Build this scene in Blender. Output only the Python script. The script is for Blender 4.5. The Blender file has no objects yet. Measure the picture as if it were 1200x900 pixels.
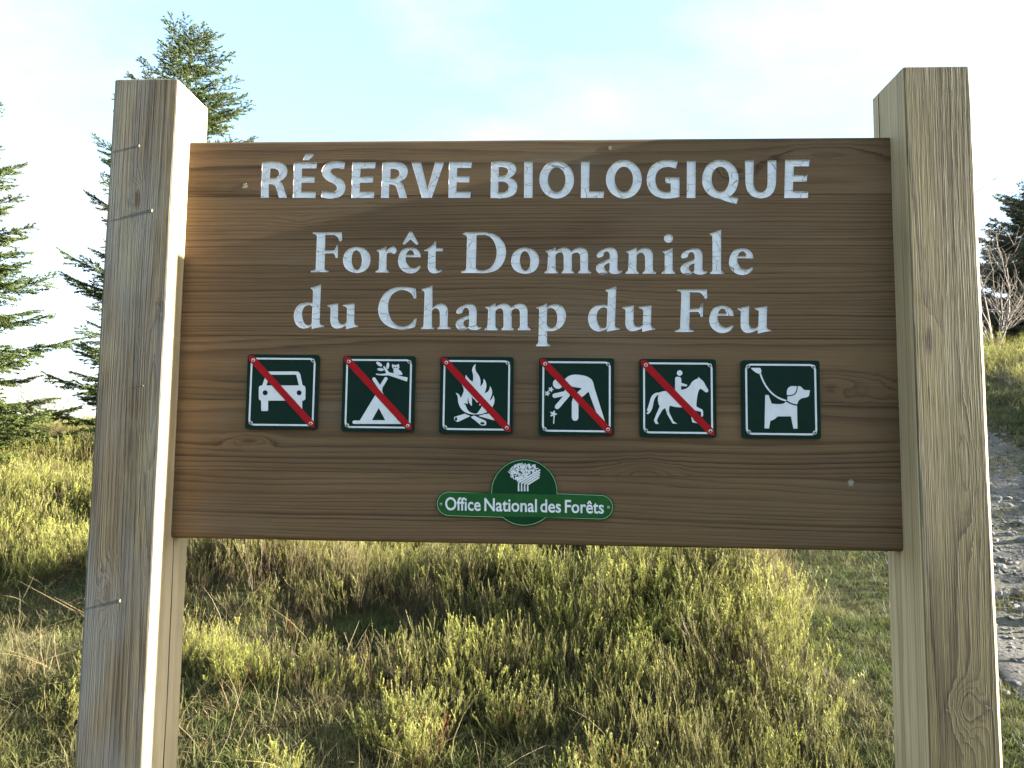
import bpy, bmesh, math, random, re
import numpy as np
from mathutils import Vector, Matrix, noise
from mathutils.geometry import tessellate_polygon

random.seed(7)
rng = np.random.default_rng(11)
S = bpy.context.scene
COL = S.collection

# ------------------------------------------------------------------ camera
Z0 = 2.15                                   # height of the board's top edge
CX, CY, CZ = 0.0376, -1.5612, Z0 - 0.6914
YAW, PITCH, ROLL, FPX = -0.0471, 0.0792, 0.0122, 860.26
_f = Vector((math.sin(YAW)*math.cos(PITCH), math.cos(YAW)*math.cos(PITCH), math.sin(PITCH)))
_r0 = Vector((math.cos(YAW), -math.sin(YAW), 0)); _u0 = _r0.cross(_f)
_r = _r0*math.cos(ROLL) + _u0*math.sin(ROLL); _u = -_r0*math.sin(ROLL) + _u0*math.cos(ROLL)
cd = bpy.data.cameras.new('camera'); cam = bpy.data.objects.new('camera', cd); COL.objects.link(cam)
cd.sensor_width = 36; cd.lens = FPX/1200*36; cd.clip_start = 0.05; cd.clip_end = 3000
cam.matrix_world = Matrix(((_r.x, _u.x, -_f.x, CX), (_r.y, _u.y, -_f.y, CY), (_r.z, _u.z, -_f.z, CZ), (0, 0, 0, 1)))
S.camera = cam

# ------------------------------------------------------------------ sky, sun, exposure
SUN_EL, SUN_AZ = math.radians(14.0), math.radians(1.2)     # low, to the right, a touch in front of the board's plane
sun_dir = Vector((math.cos(SUN_EL)*math.cos(SUN_AZ), -math.cos(SUN_EL)*math.sin(SUN_AZ), math.sin(SUN_EL)))
world = bpy.data.worlds.new('World'); S.world = world; world.use_nodes = True
nt = world.node_tree; N = nt.nodes; Lk = nt.links
N.clear()
wo = N.new('ShaderNodeOutputWorld'); bg = N.new('ShaderNodeBackground')
sky = N.new('ShaderNodeTexSky'); sky.sky_type = 'NISHITA'; sky.sun_disc = False
sky.sun_elevation = SUN_EL; sky.sun_rotation = math.atan2(sun_dir.x, sun_dir.y)
sky.altitude = 1000; sky.air_density = 1.0; sky.dust_density = 2.5; sky.ozone_density = 1.0
tc = N.new('ShaderNodeTexCoord'); mp = N.new('ShaderNodeMapping'); mp.inputs['Scale'].default_value = (1.0, 1.0, 2.2)
mp.inputs['Location'].default_value = (5.2, 1.1, 4.2)
cn = N.new('ShaderNodeTexNoise'); cn.inputs['Scale'].default_value = 1.7; cn.inputs['Detail'].default_value = 7; cn.inputs['Roughness'].default_value = 0.55
cr = N.new('ShaderNodeValToRGB'); cr.color_ramp.elements[0].position = 0.38; cr.color_ramp.elements[1].position = 0.63
mx = N.new('ShaderNodeMixRGB'); mx.blend_type = 'MIX'
cloud = N.new('ShaderNodeRGB'); cloud.outputs[0].default_value = (3.3, 3.4, 3.5, 1)
Lk.new(tc.outputs['Generated'], mp.inputs[0]); Lk.new(mp.outputs[0], cn.inputs['Vector'])
Lk.new(cn.outputs['Fac'], cr.inputs[0]); Lk.new(cr.outputs[0], mx.inputs[0])
veil = N.new('ShaderNodeMixRGB'); veil.blend_type = 'ADD'; veil.inputs[0].default_value = 1.0; veil.inputs[2].default_value = (0.9, 1.5, 2.0, 1)   # thin high veil
Lk.new(sky.outputs[0], veil.inputs[1]); Lk.new(veil.outputs[0], mx.inputs[1]); Lk.new(cloud.outputs[0], mx.inputs[2])
Lk.new(mx.outputs[0], bg.inputs[0]); bg.inputs[1].default_value = 0.05
Lk.new(bg.outputs[0], wo.inputs[0])
sl = bpy.data.lights.new('sun', 'SUN'); sl.energy = 5.0; sl.angle = math.radians(0.55); sl.color = (1.0, 0.93, 0.80)
so = bpy.data.objects.new('sun', sl); COL.objects.link(so); so.location = (12, -1, 6)
so.rotation_euler = (-sun_dir).to_track_quat('-Z', 'Y').to_euler()
vs = S.view_settings; vs.view_transform = 'Standard'; vs.look = 'None'; vs.exposure = 3.0; vs.gamma = 1; vs.use_curve_mapping = False
S.render.engine = 'CYCLES'
cy = S.cycles; cy.use_denoising = True; cy.use_adaptive_sampling = True; cy.adaptive_threshold = 0.03; cy.max_bounces = 6; cy.diffuse_bounces = 3; cy.glossy_bounces = 2
cy.transmission_bounces = 4; cy.transparent_max_bounces = 4; cy.caustics_reflective = False; cy.caustics_refractive = False

# ------------------------------------------------------------------ helpers
def plane_pt(u, v, yplane):
    """photo position (1200x900) -> (x, z) on the vertical plane y = yplane"""
    d = _f*FPX + _r*(u-600) - _u*(v-450)
    t = (yplane - CY)/d.y
    return CX + d.x*t, CZ + d.z*t

def mesh_obj(name, verts, faces, mat=None, parent=None, smooth=False):
    me = bpy.data.meshes.new(name)
    me.from_pydata([tuple(v) for v in verts], [], faces)
    me.update()
    if smooth:
        me.polygons.foreach_set('use_smooth', [True]*len(me.polygons))
    o = bpy.data.objects.new(name, me); COL.objects.link(o)
    if mat: me.materials.append(mat)
    if parent: o.parent = parent
    return o

def bm_obj(name, bm, mat=None, parent=None):
    me = bpy.data.meshes.new(name); bm.to_mesh(me); bm.free()
    o = bpy.data.objects.new(name, me); COL.objects.link(o)
    if mat: me.materials.append(mat)
    if parent: o.parent = parent
    return o

def np_mesh(name, V, F, tip=None, mat=None):
    """V (n,3) float array, F list of int arrays (m,k)"""
    me = bpy.data.meshes.new(name)
    nl = sum(f.size for f in F); npol = sum(len(f) for f in F)
    me.vertices.add(len(V)); me.vertices.foreach_set('co', np.asarray(V, np.float32).ravel())
    me.loops.add(nl); me.polygons.add(npol)
    me.loops.foreach_set('vertex_index', np.concatenate([f.ravel() for f in F]).astype(np.int32))
    st = []; a = 0
    for f in F:
        st.append(a + np.arange(len(f))*f.shape[1]); a += f.size
    me.polygons.foreach_set('loop_start', np.concatenate(st).astype(np.int32))
    me.update(calc_edges=True)
    if tip is not None:
        at = me.attributes.new('tip', 'FLOAT', 'POINT'); at.data.foreach_set('value', np.asarray(tip, np.float32))
    if mat: me.materials.append(mat)
    return me

def empty(name, loc=(0, 0, 0)):
    o = bpy.data.objects.new(name, None); COL.objects.link(o); o.location = loc; o.empty_display_size = 0.1
    return o

def tag(o, label, cat, group=None):
    o['label'] = label; o['category'] = cat
    if group: o['group'] = group
    return o

class NB:
    """small node builder"""
    def __init__(self, name):
        self.m = bpy.data.materials.new(name); self.m.use_nodes = True
        self.t = self.m.node_tree; self.t.nodes.clear()
        self.out = self.t.nodes.new('ShaderNodeOutputMaterial')
    def n(self, ty, **kw):
        x = self.t.nodes.new(ty)
        for k, v in kw.items(): setattr(x, k, v)
        return x
    def set(self, sock, v):
        if hasattr(v, 'is_output'): self.t.links.new(v, sock)
        else: sock.default_value = v
    def math(self, op, a, b=None, c=None):
        x = self.n('ShaderNodeMath', operation=op)
        self.set(x.inputs[0], a)
        if b is not None: self.set(x.inputs[1], b)
        if c is not None: self.set(x.inputs[2], c)
        return x.outputs[0]
    def noise(self, vec, scale, detail=3, rough=0.5, out='Fac'):
        x = self.n('ShaderNodeTexNoise'); self.set(x.inputs['Vector'], vec)
        x.inputs['Scale'].default_value = scale; x.inputs['Detail'].default_value = detail; x.inputs['Roughness'].default_value = rough
        return x.outputs[out]
    def mapv(self, vec, scale=(1, 1, 1), loc=(0, 0, 0)):
        x = self.n('ShaderNodeMapping'); self.set(x.inputs['Vector'], vec)
        x.inputs['Scale'].default_value = scale; x.inputs['Location'].default_value = loc
        return x.outputs[0]
    def ramp(self, fac, stops, interp='LINEAR'):
        x = self.n('ShaderNodeValToRGB'); cr = x.color_ramp; cr.interpolation = interp
        while len(cr.elements) < len(stops): cr.elements.new(0.5)
        for e, (p, c) in zip(cr.elements, stops):
            e.position = p; e.color = (c, c, c, 1) if isinstance(c, (int, float)) else (*c, 1)
        self.set(x.inputs[0], fac)
        return x.outputs[0]
    def mix(self, fac, a, b, blend='MIX'):
        x = self.n('ShaderNodeMixRGB', blend_type=blend)
        self.set(x.inputs[0], fac)
        for s, v in ((x.inputs[1], a), (x.inputs[2], b)):
            self.set(s, (*v, 1) if isinstance(v, tuple) and len(v) == 3 else v)
        return x.outputs[0]
    def principled(self, col, rough=0.7, spec=0.3, normal=None, **kw):
        p = self.n('ShaderNodeBsdfPrincipled')
        self.set(p.inputs['Base Color'], (*col, 1) if isinstance(col, tuple) else col)
        self.set(p.inputs['Roughness'], rough); p.inputs['Specular IOR Level'].default_value = spec
        for k, v in kw.items(): self.set(p.inputs[k], v)
        if normal is not None: self.t.links.new(normal, p.inputs['Normal'])
        return p.outputs[0]
    def bump(self, h, dist, strength=1.0):
        b = self.n('ShaderNodeBump'); b.inputs['Distance'].default_value = dist; b.inputs['Strength'].default_value = strength
        self.t.links.new(h, b.inputs['Height']); return b.outputs[0]
    def end(self, sh):
        self.t.links.new(sh, self.out.inputs[0]); return self.m

def wood(name, axis, pith, spacing, early, late, knots=(), seed=0.0, warp=0.02, warp_len=0.7, stains=(), bump=0.0012, spec=0.25, rough=0.7, late_amt=0.85, streak=0.0):
    """sawn softwood: growth rings round an off-centre pith running along `axis`, knots that push the rings aside"""
    b = NB(name)
    tcn = b.n('ShaderNodeTexCoord'); vec = tcn.outputs['Object']
    o = [0, 1, 2]; o.remove(axis)
    sp = b.n('ShaderNodeSeparateXYZ'); b.set(sp.inputs[0], vec)
    A, B, C = sp.outputs[axis], sp.outputs[o[0]], sp.outputs[o[1]]
    sc = [2.2, 2.2, 2.2]; sc[axis] = warp_len
    wv = b.mapv(vec, tuple(sc), (seed*3.1, seed*1.7, seed*2.3))
    wn = b.n('ShaderNodeTexNoise'); b.set(wn.inputs['Vector'], wv); wn.inputs['Scale'].default_value = 2.4; wn.inputs['Detail'].default_value = 2.0
    ws = b.n('ShaderNodeSeparateColor'); b.set(ws.inputs[0], wn.outputs['Color'])
    w2 = warp
    B2 = b.math('ADD', B, b.math('MULTIPLY_ADD', ws.outputs[0], w2*2, -w2 - pith[0]))
    C2 = b.math('ADD', C, b.math('MULTIPLY_ADD', ws.outputs[1], w2*2, -w2 - pith[1]))
    r = b.math('SQRT', b.math('ADD', b.math('MULTIPLY', B2, B2), b.math('MULTIPLY', C2, C2)))
    kmask = None
    Cx = C if axis == 0 else B                    # the in-face axis across the grain (front faces look along y)
    for (ka, kc, sa, s_c, amp, dark) in knots:
        da = b.math('MULTIPLY', b.math('SUBTRACT', A, ka), 1/sa); dc = b.math('MULTIPLY', b.math('SUBTRACT', Cx, kc), 1/s_c)
        d2 = b.math('ADD', b.math('MULTIPLY', da, da), b.math('MULTIPLY', dc, dc))
        kn_ = b.noise(b.mapv(vec, (22, 22, 22), (ka*7, kc*9, seed)), 1.0, 3, 0.6)
        d2 = b.math('MULTIPLY', d2, b.math('MULTIPLY_ADD', kn_, 2.0, 0.1))
        e = b.math('EXPONENT', b.math('MULTIPLY', d2, -1.0))
        r = b.math('MULTIPLY_ADD', e, amp, r)
        if dark > 0:
            k = b.math('MULTIPLY', b.math('GREATER_THAN', e, 0.93), dark)
            k = b.math('MULTIPLY', b.ramp(e, [(0.72, 0.0), (0.9, 1.0)]), dark)
            kmask = k if kmask is None else b.math('MAXIMUM', kmask, k)
    fine = [60, 60, 60]; fine[axis] = 1.6
    fn = b.noise(b.mapv(vec, tuple(fine), (seed, seed, seed)), 2.0, 3, 0.6)
    s = b.math('ADD', b.math('DIVIDE', r, spacing), b.math('MULTIPLY_ADD', fn, 0.5, -0.25))
    # uneven ring widths
    vn = b.n('ShaderNodeTexNoise', noise_dimensions='1D'); b.set(vn.inputs['W'], b.math('MULTIPLY_ADD', s, 0.33, seed)); vn.inputs['Scale'].default_value = 1.0; vn.inputs['Detail'].default_value = 1.0
    s = b.math('ADD', s, b.math('MULTIPLY', vn.outputs['Fac'], 1.6))
    fr = b.math('FRACT', s)
    ring = b.ramp(fr, [(0.0, 0.12), (0.1, 0.0), (0.5, 0.12), (0.78, 0.65), (0.9, 1.0), (0.97, 0.85), (1.0, 0.12)])
    wn1 = b.n('ShaderNodeTexWhiteNoise', noise_dimensions='1D'); b.set(wn1.inputs['W'], b.math('ADD', b.math('FLOOR', s), seed))
    ring_amt = b.math('MULTIPLY', ring, b.math('MULTIPLY_ADD', wn1.outputs[0], 0.55, late_amt - 0.4))
    col = b.mix(ring_amt, early, late)
    tone = b.noise(b.mapv(vec, tuple([3.0 if i != axis else 0.9 for i in range(3)]), (seed*5, 0, 0)), 1.6, 4, 0.6)
    col = b.mix(1.0, col, b.ramp(tone, [(0.25, 0.66), (0.5, 1.0), (0.75, 1.22)]), 'MULTIPLY')
    pores = [420, 420, 420]; pores[axis] = 5
    pn = b.noise(b.mapv(vec, tuple(pores)), 1.0, 2, 0.7)
    col = b.mix(1.0, col, b.ramp(pn, [(0.3, 0.8), (0.6, 1.06)]), 'MULTIPLY')
    if streak > 0:
        sv = [34, 34, 34]; sv[axis] = 0.22
        stn_ = b.noise(b.mapv(vec, tuple(sv), (seed, seed*2, 0)), 1.0, 3, 0.55)
        col = b.mix(1.0, col, b.ramp(stn_, [(0.3, 1-streak), (0.5, 1.0), (0.7, 1+streak*0.45)]), 'MULTIPLY')
    for (scol, ssc, lo, hi, amt, off) in stains:
        sv = [ssc, ssc, ssc]; sv[axis] = ssc*0.3
        sn = b.noise(b.mapv(vec, tuple(sv), (off, off*0.7, off*1.3)), 1.0, 5, 0.6)
        col = b.mix(b.math('MULTIPLY', b.ramp(sn, [(lo, 0.0), (hi, 1.0)]), amt), col, scol)
    if kmask is not None:
        col = b.mix(kmask, col, (0.06, 0.035, 0.018))
    hgt = b.math('ADD', b.math('MULTIPLY', ring_amt, 0.22), b.math('MULTIPLY', pn, 0.8))
    nrm = b.bump(hgt, bump, 0.9)
    return b.end(b.principled(col, rough, spec, nrm))

def plain(name, col, rough=0.5, spec=0.3, var=0.06, vscale=30, **kw):
    b = NB(name); t = b.n('ShaderNodeTexCoord')
    n_ = b.noise(t.outputs['Object'], vscale, 4, 0.6)
    c = b.mix(1.0, col, b.ramp(n_, [(0.3, 1-var*2), (0.7, 1+var)]), 'MULTIPLY')
    return b.end(b.principled(c, rough, spec, b.bump(n_, 0.0003, 0.5), **kw))

# ------------------------------------------------------------------ terrain
def smooth01(t):
    t = max(0.0, min(1.0, t)); return t*t*(3-2*t)
def path_mid(y): return 3.15 + 0.2*y + 0.006*max(0, y-4)**2
PATH_HALF = 1.3
def path_d(x, y): return x - path_mid(y)
def terrain(x, y):
    s = 0.165*(math.log(1+math.exp((y-1.0)*2.2))/2.2 if y < 50 else y-1.0)
    right = smooth01((x-1.0)/6.0)
    cap = 1.42 + right*3.2
    s *= 1 + 0.25*right
    k = 3.5
    h = -math.log(math.exp(-k*min(s, 30)) + math.exp(-k*cap))/k
    pd = path_d(x, y)
    off = smooth01((abs(pd)-PATH_HALF)/1.2)
    h += off*0.16*noise.noise((x*0.55, y*0.55, 1.3)) + off*0.07*noise.noise((x*1.6, y*1.6, 5.1)) + 0.015*noise.noise((x*5, y*5, 2.2))
    h += 0.34*smooth01((pd-PATH_HALF-0.05)/1.3)*smooth01((y+2)/4)  # bank added right of the path to cast shade across it
    for (hx, hy, rx, ry, a) in HOLLOWS:
        h += a*math.exp(-((x-hx)/rx)**2-((y-hy)/ry)**2)
    if y > 14: h += 0.25*noise.noise((x*0.05, y*0.05, 9))*min(1, (y-14)/20)
    return h
HOLLOWS = [(-1.15, 2.75, 0.8, 0.42, -0.2), (0.05, 4.0, 0.6, 0.35, -0.2), (-1.95, 3.25, 0.55, 0.3, 0.14), (-3.2, 2.9, 1.0, 0.45, -0.14),
           (0.9, 2.8, 0.7, 0.7, 0.10), (-0.55, 3.4, 0.9, 0.35, 0.08), (-3.3, 5.0, 1.6, 0.5, 0.12), (-4.6, 7.4, 1.5, 0.5, 0.12)]

def coords(lo, hi, step, far, grow=1.22):
    c = list(np.arange(lo, hi+1e-6, step)); a = step; x = hi
    while x < far: a *= grow; x += a; c.append(x)
    a = step; x = lo; pre = []
    while x > -far: a *= grow; x -= a; pre.append(x)
    return pre[::-1] + c
gx = coords(-7, 7.5, 0.11, 900); gy = coords(-2.5, 12, 0.11, 900)
gv = [(x, y, terrain(x, y)) for y in gy for x in gx]
nx = len(gx)
gf = [(j*nx+i, j*nx+i+1, (j+1)*nx+i+1, (j+1)*nx+i) for j in range(len(gy)-1) for i in range(nx-1)]
b = NB('soil_and_litter'); t = b.n('ShaderNodeTexCoord'); P = t.outputs['Object']
n1 = b.noise(P, 3.0, 6, 0.65); n2 = b.noise(P, 45.0, 5, 0.7)
c = b.ramp(n2, [(0.3, (0.018, 0.016, 0.010)), (0.5, (0.045, 0.042, 0.02)), (0.72, (0.10, 0.085, 0.045))])
c = b.mix(b.ramp(n1, [(0.42, 0.0), (0.6, 0.65)]), c, (0.045, 0.062, 0.016))
M_SOIL = b.end(b.principled(c, 0.9, 0.1, b.bump(n2, 0.02, 0.8)))
ground = mesh_obj('ground', gv, gf, M_SOIL, smooth=True); ground['kind'] = 'structure'

# path: a separate sheet laid over the ground
b = NB('path_gravel'); t = b.n('ShaderNodeTexCoord'); P = t.outputs['Object']
n1 = b.noise(P, 2.0, 5, 0.6); n2 = b.noise(P, 60.0, 5, 0.75)
vo = b.n('ShaderNodeTexVoronoi'); b.set(vo.inputs['Vector'], P); vo.inputs['Scale'].default_value = 26
c = b.mix(b.ramp(n2, [(0.3, 0.0), (0.7, 1.0)]), (0.060, 0.056, 0.048), (0.16, 0.148, 0.132))
c = b.mix(b.ramp(n1, [(0.45, 0.0), (0.65, 0.6)]), c, (0.10, 0.10, 0.055))
hh = b.math('ADD', n2, b.math('MULTIPLY', vo.outputs['Distance'], -0.8))
M_PATH = b.end(b.principled(c, 0.85, 0.2, b.bump(hh, 0.02, 0.9)))
pv = []; pf = []; NW = 26
ys = np.arange(-4, 40, 0.15)
for j, y in enumerate(ys):
    for i in range(NW+1):
        e = (i/NW-0.5)*2
        x = path_mid(y) + e*(PATH_HALF + 0.12*noise.noise((y*1.3, e*2, 0)))
        pv.append((x, y, terrain(x, y) + 0.006 - 0.05*max(0, abs(e)-0.93)/0.07 + 0.012*noise.noise((x*3, y*3, 4))))
for j in range(len(ys)-1):
    for i in range(NW):
        a = j*(NW+1)+i; pf.append((a, a+1, a+NW+2, a+NW+1))
path = mesh_obj('path', pv, pf, M_PATH, smooth=True); path['kind'] = 'structure'

# ------------------------------------------------------------------ the sign
sign = tag(empty('information_sign', (0, 0, 0)), 'large brown wooden board with white engraved words carried between two square timber posts', 'sign')
HALF = 0.8; PW = 0.1474; PD = 0.1519; PB = 0.0676; BH = 0.9153; BT = 0.046

def post(x_in, side, ztop, lean_x, lean_y, mat, crack_y, crack_rng, name='post'):
    """side -1: the left one (inner face at its +x side); +1: the right one"""
    x0, x1 = (x_in-PW, x_in) if side < 0 else (x_in, x_in+PW)
    zb = -0.35; n = 70
    ch = 0.0045
    V = []; F = []
    ring_n = None
    for j in range(n+1):
        z = zb + (Z0+ztop-zb)*(j/(n-1) if j < n else 1) - (0.003 if j == n-1 else 0)
        t_in = 1.0 if j < n else 0.0
        cw = 0.0022*smooth01((z-crack_rng[0])/0.25)*smooth01((crack_rng[1]-z)/0.25) + 0.00015
        cyy = crack_y + 0.006*math.sin(z*3.1+side) + 0.003*noise.noise((z*6, side, 0))
        wob = 0.0008*noise.noise((z*2.5, side*3, 7))
        c_ = ch + 0.0012*noise.noise((z*9, side, 2))
        top_in = 0.003 if j == n else 0.0
        a0, a1, y0, y1 = x0+wob+top_in, x1+wob-top_in, 0+top_in, PD-top_in
        c1 = c_ if side < 0 else c_+0.0055
        prof = [(a0, y0+c_), (a0+c_*0.3, y0+c_*0.3), (a0+c_, y0), (a1-c1, y0), (a1-c1*0.35, y0+c1*0.35), (a1, y0+c1)]
        if side < 0: prof += [(a1, cyy-cw), (a1-0.02, cyy), (a1, cyy+cw)]
        prof += [(a1, y1-c_), (a1-c_, y1), (a0+c_, y1), (a0, y1-c_)]
        if side > 0: prof += [(a0, cyy+cw), (a0+0.02, cyy), (a0, cyy-cw)]
        ring_n = len(prof)
        for (x, y) in prof:
            V.append((x + (z-Z0)*lean_x, y + (z-Z0)*lean_y, z))
    for j in range(n):
        for i in range(ring_n):
            a = j*ring_n+i; c2 = j*ring_n+(i+1) % ring_n
            F.append((a, c2, c2+ring_n, a+ring_n))
    F.append(tuple(range(ring_n-1, -1, -1))); F.append(tuple(n*ring_n+i for i in range(ring_n)))
    # the sheltered side faces stay paler than the weathered fronts
    # object origin at the post's own base so that the grain is its own
    ox, oy, oz = (x0+x1)/2, PD/2, 0.0
    V = [(x-ox, y-oy, z-oz) for (x, y, z) in V]
    o = mesh_obj(name, V, F, mat, sign); o.location = (ox, oy, oz)
    o.data.materials.append(M_SIDE)
    for p in o.data.polygons:
        if abs(p.normal.x) > 0.75 or (p.normal.x > 0.3 and side > 0): p.material_index = 1  # right post's sunward chamfer is painted pale too, brightening its lit edge
    return o

M_SIDE = wood('planed_pine_side', 2, (-0.11, 0.02), 0.0085, (0.40, 0.325, 0.20), (0.22, 0.165, 0.09), seed=5.1, warp=0.008, warp_len=0.4, streak=0.2, late_amt=0.7,
              knots=[(1.12, -0.01, 0.03, 0.02, 0.012, 0.0)], bump=0.0006)
M_POSTL = wood('weathered_pine_post', 2, (0.075, 0.03), 0.0052, (0.155, 0.124, 0.078), (0.032, 0.023, 0.014), seed=2.3, warp=0.010, warp_len=0.42, streak=0.6, late_amt=1.0,
               knots=[(1.99, -0.004, 0.045, 0.016, 0.020, 0.9), (1.13, -0.022, 0.05, 0.018, 0.022, 0.5), (1.55, 0.05, 0.16, 0.02, -0.012, 0)],
               stains=[((0.135, 0.14, 0.138), 7.0, 0.42, 0.62, 0.75, 3.0), ((0.20, 0.19, 0.12), 11.0, 0.5, 0.7, 0.5, 8.0)], bump=0.003)
M_POSTR = wood('greenish_pine_post', 2, (-0.03, 0.10), 0.0050, (0.132, 0.106, 0.052), (0.036, 0.027, 0.013), seed=7.9, warp=0.010, warp_len=0.32, streak=0.5, late_amt=1.0,
               knots=[(0.94, 0.012, 0.05, 0.026, 0.022, 0.15), (1.68, -0.038, 0.05, 0.018, 0.006, 0.45), (1.42, 0.03, 0.12, 0.02, -0.012, 0)],
               stains=[((0.090, 0.082, 0.034), 6.0, 0.42, 0.65, 0.65, 1.0), ((0.165, 0.145, 0.095), 9.0, 0.52, 0.7, 0.5, 5.0)], bump=0.0013)
post(-HALF, -1, 0.119, 0.0001, 0.002, M_POSTL, 0.083, (-0.2, 1.35))
post(HALF, 1, 0.1273, -0.0035, 0.006, M_POSTR, 0.112, (1.5, 2.6))

# resin beads and splinters on the weathered post's front
M_RESIN = plain('dried_resin', (0.30, 0.22, 0.11), 0.4, 0.4, 0.2, 200)
for (u, v, r_) in ((163, 171, 0.0035), (178, 247, 0.0045), (141, 704, 0.004), (168, 452, 0.002)):
    px, pz = plane_pt(u, v, 0.0)
    bm = bmesh.new(); bmesh.ops.create_icosphere(bm, subdivisions=2, radius=1)
    for q in bm.verts:
        q.co *= 1+0.35*noise.noise(q.co*1.4+Vector((u, v, 0)))
        q.co = Vector((q.co.x*r_*0.5, q.co.y*r_*0.55, q.co.z*r_))
    o = bm_obj('resin_bead', bm, M_RESIN, sign); o.location = (px, 0.0004+(pz-Z0)*0.002, pz)

# --- outlines: a tiny path language in photo-crop units
def parse(path, n=9):
    """M/L/Q path string -> list of closed polylines; EL cx cy rx ry for ellipses"""
    tk = re.findall(r'EL|[MLQZ]|-?[0-9.]+', path); i = 0; cont = []; cur = None
    def num():
        nonlocal i
        v = float(tk[i]); i += 1; return v
    while i < len(tk):
        c_ = tk[i]
        if c_ in 'MLQZ' or c_ == 'EL': i += 1; cmd = c_
        if cmd == 'M':
            cur = [(num(), num())]; cont.append(cur); cmd = 'L'
        elif cmd == 'L': cur.append((num(), num()))
        elif cmd == 'Q':
            x1, y1, x2, y2 = num(), num(), num(), num(); x0, y0 = cur[-1]
            for k in range(1, n+1):
                t = k/n; cur.append(((1-t)**2*x0+2*t*(1-t)*x1+t*t*x2, (1-t)**2*y0+2*t*(1-t)*y1+t*t*y2))
        elif cmd == 'EL':
            a, b_, rx, ry = num(), num(), num(), num()
            cont.append([(a+rx*math.cos(k*math.tau/36), b_+ry*math.sin(k*math.tau/36)) for k in range(36)])
        elif cmd == 'Z': pass
    out = []
    for c_ in cont:
        q = [c_[0]]
        for p in c_[1:]:
            if math.hypot(p[0]-q[-1][0], p[1]-q[-1][1]) > 0.6: q.append(p)
        if math.hypot(q[0][0]-q[-1][0], q[0][1]-q[-1][1]) < 0.6: q.pop()
        out.append(q)
    return out

def area(c_): return 0.5*sum(c_[i][0]*c_[(i+1) % len(c_)][1]-c_[(i+1) % len(c_)][0]*c_[i][1] for i in range(len(c_)))
def orient(cs):
    """first contour counter-clockwise, the others (holes) clockwise, in x-z"""
    out = []
    for k, c_ in enumerate(cs):
        a = area(c_)
        out.append(c_ if (a > 0) == (k == 0) else c_[::-1])
    return out
def offset(c_, d):
    n = len(c_); out = []
    for i in range(n):
        p, q, r_ = c_[i-1], c_[i], c_[(i+1) % n]
        e1 = (q[0]-p[0], q[1]-p[1]); e2 = (r_[0]-q[0], r_[1]-q[1])
        l1 = math.hypot(*e1) or 1; l2 = math.hypot(*e2) or 1
        n1 = (-e1[1]/l1, e1[0]/l1); n2 = (-e2[1]/l2, e2[0]/l2)
        m = (n1[0]+n2[0], n1[1]+n2[1]); dd = 1+n1[0]*n2[0]+n1[1]*n2[1]
        dd = max(dd, 0.6)
        out.append((q[0]+d*m[0]/dd, q[1]+d*m[1]/dd))
    return out
def fill(cs):
    """triangles over all contours joined in one index space"""
    tris = tessellate_polygon([[Vector((x, z, 0)) for x, z in c_] for c_ in cs])
    flat = [p for c_ in cs for p in c_]
    out = []
    for t_ in tris:
        a, b_, c2 = (flat[k] for k in t_)
        s_ = (b_[0]-a[0])*(c2[1]-a[1])-(c2[0]-a[0])*(b_[1]-a[1])
        out.append(tuple(t_) if s_ > 0 else (t_[0], t_[2], t_[1]))
    return out
def prism(groups, y_front, y_back, name, mat=None, parent=None, link=True):
    """groups: list of contour sets (first = outline, rest = holes) in x,z -> solid between two y planes"""
    V = []; F = []
    for cs in groups:
        cs = orient(cs); base = len(V); flat = [p for c_ in cs for p in c_]; n = len(flat)
        V += [(x, y_front, z) for x, z in flat] + [(x, y_back, z) for x, z in flat]
        for t_ in fill(cs):
            F.append(tuple(base+k for k in t_)); F.append(tuple(base+n+k for k in reversed(t_)))
        o_ = 0
        for c_ in cs:
            m = len(c_)
            for i in range(m):
                a, b_ = base+o_+i, base+o_+(i+1) % m
                F.append((b_, a, a+n, b_+n))
            o_ += m
    return mesh_obj(name, V, F, mat, parent)

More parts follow.
